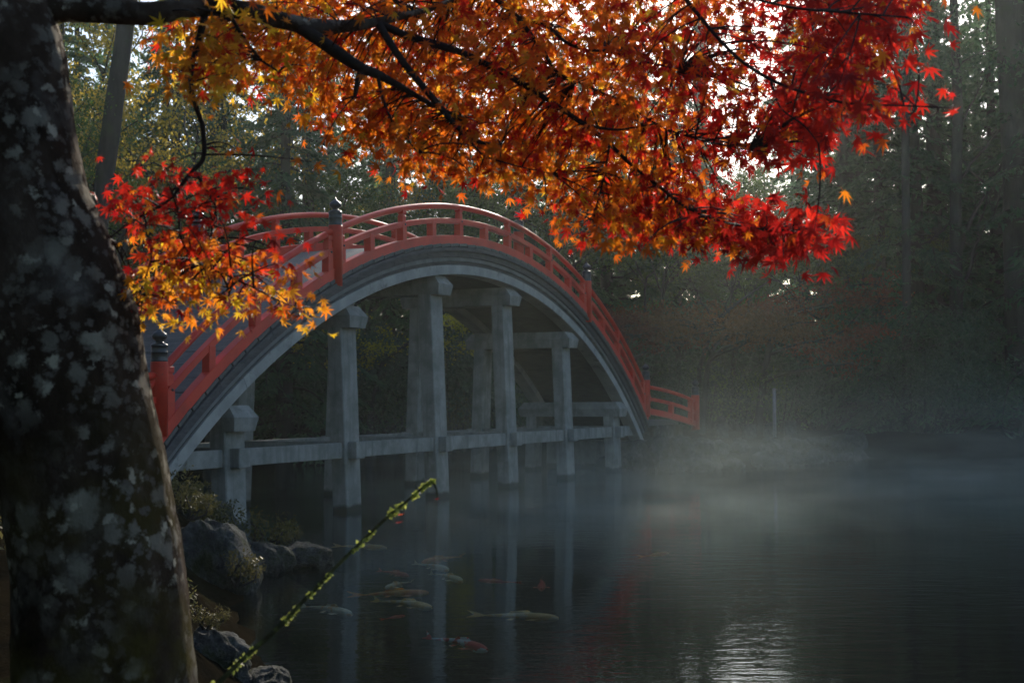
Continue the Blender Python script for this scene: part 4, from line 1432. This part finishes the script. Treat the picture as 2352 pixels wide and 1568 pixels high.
V, Fc, Cc = [], [], []
nv = 0
twigs = MB()
hero = []
for u, v, d, low in cl:
    c = at(u, v, d)
    k = int(rs.integers(7, 13)) if low == 0 else (int(rs.integers(5, 10)) if low == 1 else int(rs.integers(1, 4)))
    # twig from the nearest branch
    dd = np.linalg.norm(bpts[:, :3] - c, axis=1) + 0.35 * np.maximum(0, c[2] - bpts[:, 2])
    j = int(np.argmin(dd))
    a = bpts[j, :3]
    mid = (a + c) / 2 + np.array([0, 0, 0.10 * np.linalg.norm(c - a)]) + rs.normal(0, 0.015, 3)
    tt = np.linspace(0, 1, 6)[:, None]
    path = (1 - tt) ** 2 * a + 2 * tt * (1 - tt) * mid + tt ** 2 * c
    if np.linalg.norm(a - c) < 0.42:
        twigs.tube(path - base, np.linspace(0.0028, 0.0011, 6), 4, cap=False)
    base_col = leaf_colour(u, v, low)
    hd = rs.uniform(0, 2 * math.pi)
    for q in range(k):
        size = rs.uniform(0.017, 0.037) * (1 + 0.25 * smooth(1500, 1900, u)) * (0.88 if low == 1 else 1.0)
        col = base_col if rs.uniform() < 0.6 else leaf_colour(u, v, low)
        col = np.clip(col * rs.uniform(0.75, 1.2) * np.array([1, rs.uniform(0.7, 1.35), 1]), 0, 0.9)
        off = rs.normal(0, 1, 3) * np.array([0.055, 0.055, 0.032])
        p = c + off
        ax = np.array([off[0] * 6 + rs.normal(0, 0.55), off[1] * 6 + rs.normal(0, 0.55), rs.normal(-0.62, 0.4)])
        ax /= np.linalg.norm(ax)
        nm = rs.normal(0, 0.6, 3) - 0.55 * np.array([CF[0], CF[1], 0]) + np.array([0, 0, 0.45])
        nm -= ax * (nm @ ax)
        nm /= np.linalg.norm(nm) + 1e-9
        sd = np.cross(ax, nm)
        s, f = LS[int(rs.integers(0, 6))]
        # curl
        pts = s.copy()
        pts[:, 2] -= rs.uniform(-0.15, 0.7) * (pts[:, 0] ** 2)
        pts[:, 2] -= rs.uniform(-0.2, 0.45) * np.maximum(pts[:, 1], 0) ** 2
        pts[:, 0] *= rs.uniform(0.75, 1.05)
        W = p - base + size * (pts[:, 0:1] * sd + pts[:, 1:2] * ax + pts[:, 2:3] * nm)
        px = size / d
        hero.append((px, len(V), p, sd, ax, nm, size, col))
        V.append(W)
        Fc.append((f, len(W)))
        Cc.append(np.tile(col, (len(W), 1)))

# the 260 largest leaves are parts of their own; the rest is one mass of leaves
vis = [h for h in hero]
vis.sort(key=lambda h: -h[0])
own = set(h[1] for h in vis[:280])
leaf_me = {}
VV, FF, CV = [], [], []
n0 = 0
for i, (W, (f, n), c) in enumerate(zip(V, Fc, Cc)):
    if i in own:
        continue
    VV.append(W)
    FF.append(f + n0)
    CV.append(c)
    n0 += n
fol = put('leaves', quick_mesh('leaves', np.concatenate(VV), np.concatenate(FF), MAPLE_LEAF, attr=np.concatenate(CV)), maple)
fol['kind'] = 'stuff'
tw = put('twigs', twigs.mesh('twigs', TWIG, True), maple)
tw['kind'] = 'stuff'
PAL = [np.array(c) for c in ((0.56, 0.024, 0.014), (0.30, 0.012, 0.011), (0.80, 0.20, 0.014), (0.86, 0.44, 0.030), (0.72, 0.10, 0.015), (0.82, 0.30, 0.020))]
pal_me = {}
for px, i, p, sd, ax, nm, size, col in vis[:280]:
    k = int(np.argmin([np.linalg.norm(col - q) for q in PAL]))
    m = i % 3
    if (k, m) not in pal_me:
        s, f = LS[m]
        pts = s.copy()
        pts[:, 2] -= 0.15 * pts[:, 0] ** 2
        pal_me[(k, m)] = quick_mesh('leaf', pts, f, MAPLE_LEAF, attr=np.tile(PAL[k], (len(pts), 1)))
    o = put('leaf', pal_me[(k, m)], maple)
    mat4 = Matrix.Identity(4)
    for r_ in range(3):
        mat4[r_][0], mat4[r_][1], mat4[r_][2], mat4[r_][3] = sd[r_] * size, ax[r_] * size, nm[r_] * size, (p - base)[r_]
    o.matrix_local = mat4

# ================================================================== MOSSY SHOOT IN FRONT
SH = [(330, 1860, 2.72, 13), (420, 1680, 2.72, 12), (500, 1568, 2.74, 10.5), (560, 1510, 2.76, 9.5), (640, 1440, 2.78, 9), (700, 1375, 2.8, 8.5), (760, 1310, 2.82, 8), (830, 1240, 2.86, 7.5), (890, 1180, 2.9, 6.5),
      (940, 1140, 2.93, 5.5), (975, 1110, 2.95, 5), (992, 1105, 2.95, 4.5), (1000, 1122, 2.95, 4), (1003, 1140, 2.95, 2)]
P, r = strand(SH, 6)
r = r * 0.58
P = P + 0.006 * np.stack([wob(P + 3, 7.0), wob(P + 11, 7.0), wob(P + 17, 7.0)], -1)
b0 = P[0].copy()
lq, dq = to_plan(b0[0], b0[1])
g0 = np.array([*plan(lq - 0.12, dq), ground_at(lq - 0.12, dq) - 0.05])
P = np.concatenate([[g0, g0 * 0.4 + b0 * 0.6], P])
r = np.concatenate([[0.016, 0.014], r])
shoot = thing('mossy_shoot', 'thin slanting shoot tufted with yellow-green moss in front of the pond', 'shoot', tuple(g0))
put('stem', MB().tube(P - g0, r, 8, wobble=0.10).mesh('stem', MOSSTEM, True), shoot)
C, A, Nn = [], [], []
i = 12
while i < len(P) - 10:
    k = min(i + int(rs.integers(1, 6)), len(P) - 10)          # one tuft of moss along the stem
    fat = rs.uniform(0.3, 1.0)
    o0 = rs.normal(0, 1, 3)
    o0 /= np.linalg.norm(o0)
    for _ in range(int(26 * fat * (k - i)) + 6):
        f = rs.uniform(i, k)
        b = P[int(f)] + (P[int(f) + 1] - P[int(f)]) * (f - int(f))
        o = o0 * 0.8 + rs.normal(0, 0.7, 3)
        o /= np.linalg.norm(o)
        C.append(b - g0 + o * (r[int(f)] + 0.007 * fat * rs.uniform(0, 1)))
        A.append(o + rs.normal(0, 0.6, 3))
        Nn.append(rs.normal(0, 1, 3))
    i = k + int(rs.integers(1, 6))
C, A, Nn = np.array(C), np.array(A), np.array(Nn)
n = len(C)
v_, q_ = leaf_cards(C, A, Nn, rs.uniform(0.006, 0.015, n), rs.uniform(0.004, 0.009, n), rs)
mo = put('moss', quick_mesh('moss', v_, q_, MOSS, attr=np.repeat(rs.uniform(0, 1, n), 4)[:, None] * np.ones(3)), shoot)
mo['kind'] = 'stuff'
s, f = LS[1]
for (u, v, c, sz) in ((917, 1182, PAL[4], 0.014), (912, 1200, PAL[1], 0.016), (1001, 1146, PAL[1], 0.012)):
    p = at(u, v, 2.9) - g0
    o = put('withered_leaf', quick_mesh('withered_leaf', s * sz * np.array([0.5, 1, 1.5]), f, MAPLE_LEAF, attr=np.tile(c, (len(s), 1))), shoot, tuple(p), (math.pi, 0.3, 0.6))

# ================================================================== KOI
def koi_mat(name, c0, c1, thr):
    m = surface(name, 5.0, [(thr - 0.02, c0), (thr + 0.03, c1)], rough=0.4, bump=0.0, detail=2.0)
    return m


KM = {'orange': koi_mat('koi_orange', (0.90, 0.26, 0.03), (0.92, 0.40, 0.08), 0.5), 'gold': koi_mat('koi_gold', (0.90, 0.52, 0.14), (0.92, 0.70, 0.36), 0.5),
      'white': koi_mat('koi_white', (0.92, 0.74, 0.42), (0.90, 0.48, 0.14), 0.56), 'redwhite': koi_mat('koi_red_white', (0.70, 0.07, 0.04), (0.82, 0.78, 0.70), 0.5),
      'red': koi_mat('koi_red', (0.70, 0.07, 0.03), (0.75, 0.14, 0.06), 0.5)}


def koi_mesh(bend, mat):
    n, k = 22, 12
    x = np.linspace(0, 1, n)
    wdt = 0.100 * np.sin(np.pi * np.clip(x, 0, 1) ** 0.62) ** 0.8 * (1 - 0.55 * x) + 0.012
    wdt[0] = 0.03
    hgt = wdt * 1.15
    cy_ = bend * (x ** 2) * 0.35 * np.sin(x * 3.4 + 0.4)
    ang = np.linspace(0, 2 * math.pi, k, endpoint=False)
    v = np.concatenate([np.stack([np.full(k, -x[i]), cy_[i] + wdt[i] * np.cos(ang), hgt[i] * np.sin(ang)], -1) for i in range(n)])
    mb = MB()
    f = [(i * k + j, i * k + (j + 1) % k, (i + 1) * k + (j + 1) % k, (i + 1) * k + j) for i in range(n - 1) for j in range(k)]
    f += [tuple(range(k)), tuple(range(n * k - 1, (n - 1) * k - 1, -1))]
    mb.add(v, f)
    e = cy_[-1]
    tl = bend * 0.12
    mb.add([(-0.96, e, 0.0), (-1.10, e + tl * .5 + 0.02, 0.05), (-1.28, e + tl + 0.07, 0.09), (-1.16, e + tl * .6, 0.0), (-1.27, e + tl - 0.05, -0.07), (-1.10, e + tl * .5 - 0.02, -0.05)],
           [(0, 1, 3), (1, 2, 3), (0, 3, 5), (3, 4, 5)])
    for sg in (-1, 1):
        mb.add([(-0.25, sg * 0.075, -0.03), (-0.33, sg * 0.085, -0.03), (-0.42, sg * 0.20, -0.05), (-0.31, sg * 0.21, -0.05)], [(0, 1, 2, 3)])
        mb.add([(-0.58, sg * 0.05, -0.05), (-0.64, sg * 0.05, -0.05), (-0.70, sg * 0.11, -0.08), (-0.62, sg * 0.11, -0.08)], [(0, 1, 2, 3)])
    mb.add([(-0.35, np.interp(.35, x, cy_), 0.10), (-0.42, np.interp(.42, x, cy_), 0.16), (-0.66, np.interp(.66, x, cy_), 0.11), (-0.70, np.interp(.70, x, cy_), 0.05)], [(0, 1, 2, 3)])
    return mb.mesh('koi', mat, True)


for (hx, hy, tx, ty, c, z, bend, lab) in (
        (888, 1258, 735, 1250, 'gold', -0.10, 0.5, 'long thin pale gold koi swimming farthest towards the piers'),
        (970, 1291, 1085, 1270, 'orange', -0.10, -0.6, 'orange koi swimming leftwards with a pale tail crossing the white-orange one'),
        (1030, 1308, 930, 1286, 'white', -0.12, 0.5, 'white and orange koi crossing the orange koi nose to nose'),
        (1062, 1334, 985, 1312, 'white', -0.12, 0.6, 'plain white koi just right of the crossing pair'),
        (938, 1322, 870, 1308, 'red', -0.16, 0.4, 'faint reddish koi deep beside the crossing pair'),
        (885, 1350, 945, 1332, 'white', -0.12, -0.7, 'short white koi turning left with raised tail fin'),
        (985, 1361, 800, 1364, 'orange', -0.08, 0.8, 'long bright orange koi lying level in the middle of the shoal'),
        (992, 1395, 862, 1374, 'gold', -0.07, 0.9, 'fat golden koi curving towards the shore below the bright orange one'),
        (808, 1410, 695, 1386, 'white', -0.09, 0.8, 'pale cream koi with a golden back closest to the mossy shoot'),
        (930, 1413, 872, 1422, 'red', -0.10, 0.3, 'small plain red koi below the fat golden one'),
        (1282, 1419, 1058, 1408, 'gold', -0.08, 0.4, 'very long pale straight koi with a forked tail'),
        (1243, 1352, 1246, 1322, 'red', -0.08, 0.2, 'red koi seen head-on apart from the shoal'),
        (1100, 1332, 1200, 1338, 'red', -0.15, 0.4, 'slender red koi between the plain white koi and the head-on red one'),
        (1118, 1492, 965, 1452, 'redwhite', -0.09, 0.8, 'red and white koi nearest the shore stones'),
        (1535, 1270, 1465, 1278, 'orange', -0.16, 0.3, 'lone faint orange koi out in the misty open water')):
    z = z * 0.62
    H = plane_at(hx, hy, z)
    T = plane_at(tx, ty, z)
    dv = H - T
    L = min(np.linalg.norm(dv), 0.95)
    o = put('koi', koi_mesh(bend, KM[c]), None, tuple(H), (0, 0, math.atan2(dv[1], dv[0])), (L / 1.25, 0.62 * L / 1.25, 0.52 * L / 1.25))
    tag(o, lab, 'koi')

# ================================================================== AIR
hz, nt, out = new_mat('haze')
pv = node(nt, 'ShaderNodeVolumePrincipled', Density=0.00036, Anisotropy=0.7)
pv.inputs['Color'].default_value = (0.88, 0.98, 0.92, 1)
nt.links.new(pv.outputs[0], out.inputs['Volume'])
mb = MB()
v = []
for zz in (-2.4, 37.0):
    for l, d in ((-215, -195), (225, -195), (225, 245), (-215, 245)):
        v.append((*plan(l, d), zz))
mb.add(v, [(3, 2, 1, 0), (4, 5, 6, 7), (0, 1, 5, 4), (1, 2, 6, 5), (2, 3, 7, 6), (3, 0, 4, 7)])
tag(put('haze', mb.mesh('haze', hz)), 'thin morning haze filling the air over pond and wood', None, kind='stuff')

mi, nt, out = new_mat('mist')
tc = node(nt, 'ShaderNodeTexCoord')
mp = node(nt, 'ShaderNodeMapping')
mp.inputs['Scale'].default_value = (0.20, 0.34, 0.75)
nt.links.new(tc.outputs['Object'], mp.inputs[0])
nz = node(nt, 'ShaderNodeTexNoise', Scale=1.0, Detail=5.0, Roughness=0.62, Distortion=1.2)
nt.links.new(mp.outputs[0], nz.inputs['Vector'])
mr = node(nt, 'ShaderNodeMapRange')
mr.inputs['From Min'].default_value = 0.45
mr.inputs['From Max'].default_value = 0.66
nt.links.new(nz.outputs['Fac'], mr.inputs[0])
sx = node(nt, 'ShaderNodeSeparateXYZ')
nt.links.new(tc.outputs['Generated'], sx.inputs[0])
h0 = node(nt, 'ShaderNodeMapRange')
h0.inputs['From Min'].default_value = 1.0
h0.inputs['From Max'].default_value = 0.0
nt.links.new(sx.outputs['Z'], h0.inputs[0])
hm = node(nt, 'ShaderNodeMath', operation='POWER')
hm.inputs[1].default_value = 3.2
nt.links.new(h0.outputs[0], hm.inputs[0])
edge = None
for ax in ('X', 'Y'):
    for a, b in ((0.0, 0.22), (1.0, 0.78)):
        e = node(nt, 'ShaderNodeMapRange', interpolation_type='SMOOTHSTEP')
        e.inputs['From Min'].default_value = a
        e.inputs['From Max'].default_value = b
        nt.links.new(sx.outputs[ax], e.inputs[0])
        if edge is None:
            edge = e.outputs[0]
        else:
            mu = node(nt, 'ShaderNodeMath', operation='MULTIPLY')
            nt.links.new(edge, mu.inputs[0])
            nt.links.new(e.outputs[0], mu.inputs[1])
            edge = mu.outputs[0]
m1 = node(nt, 'ShaderNodeMath', operation='MULTIPLY')
nt.links.new(mr.outputs[0], m1.inputs[0])
nt.links.new(hm.outputs[0], m1.inputs[1])
m2 = node(nt, 'ShaderNodeMath', operation='MULTIPLY')
nt.links.new(m1.outputs[0], m2.inputs[0])
nt.links.new(edge, m2.inputs[1])
m3 = node(nt, 'ShaderNodeMath', operation='MULTIPLY')
m3.inputs[1].default_value = 0.050
nt.links.new(m2.outputs[0], m3.inputs[0])
pv = node(nt, 'ShaderNodeVolumePrincipled', Anisotropy=0.2)
pv.inputs['Color'].default_value = (0.86, 0.98, 0.90, 1)
nt.links.new(m3.outputs[0], pv.inputs['Density'])
nt.links.new(pv.outputs[0], out.inputs['Volume'])
mx_, my_ = plan(15, 36.5)
mo_ = put('mist', MB().box((-22, -22, 0), (22, 22, 4.6)).mesh('mist', mi), None, (mx_, my_, 0.01), (0, 0, YAW - math.pi / 2))
tag(mo_, 'drifting mist lying low over the open water right of the bridge', None, kind='stuff')
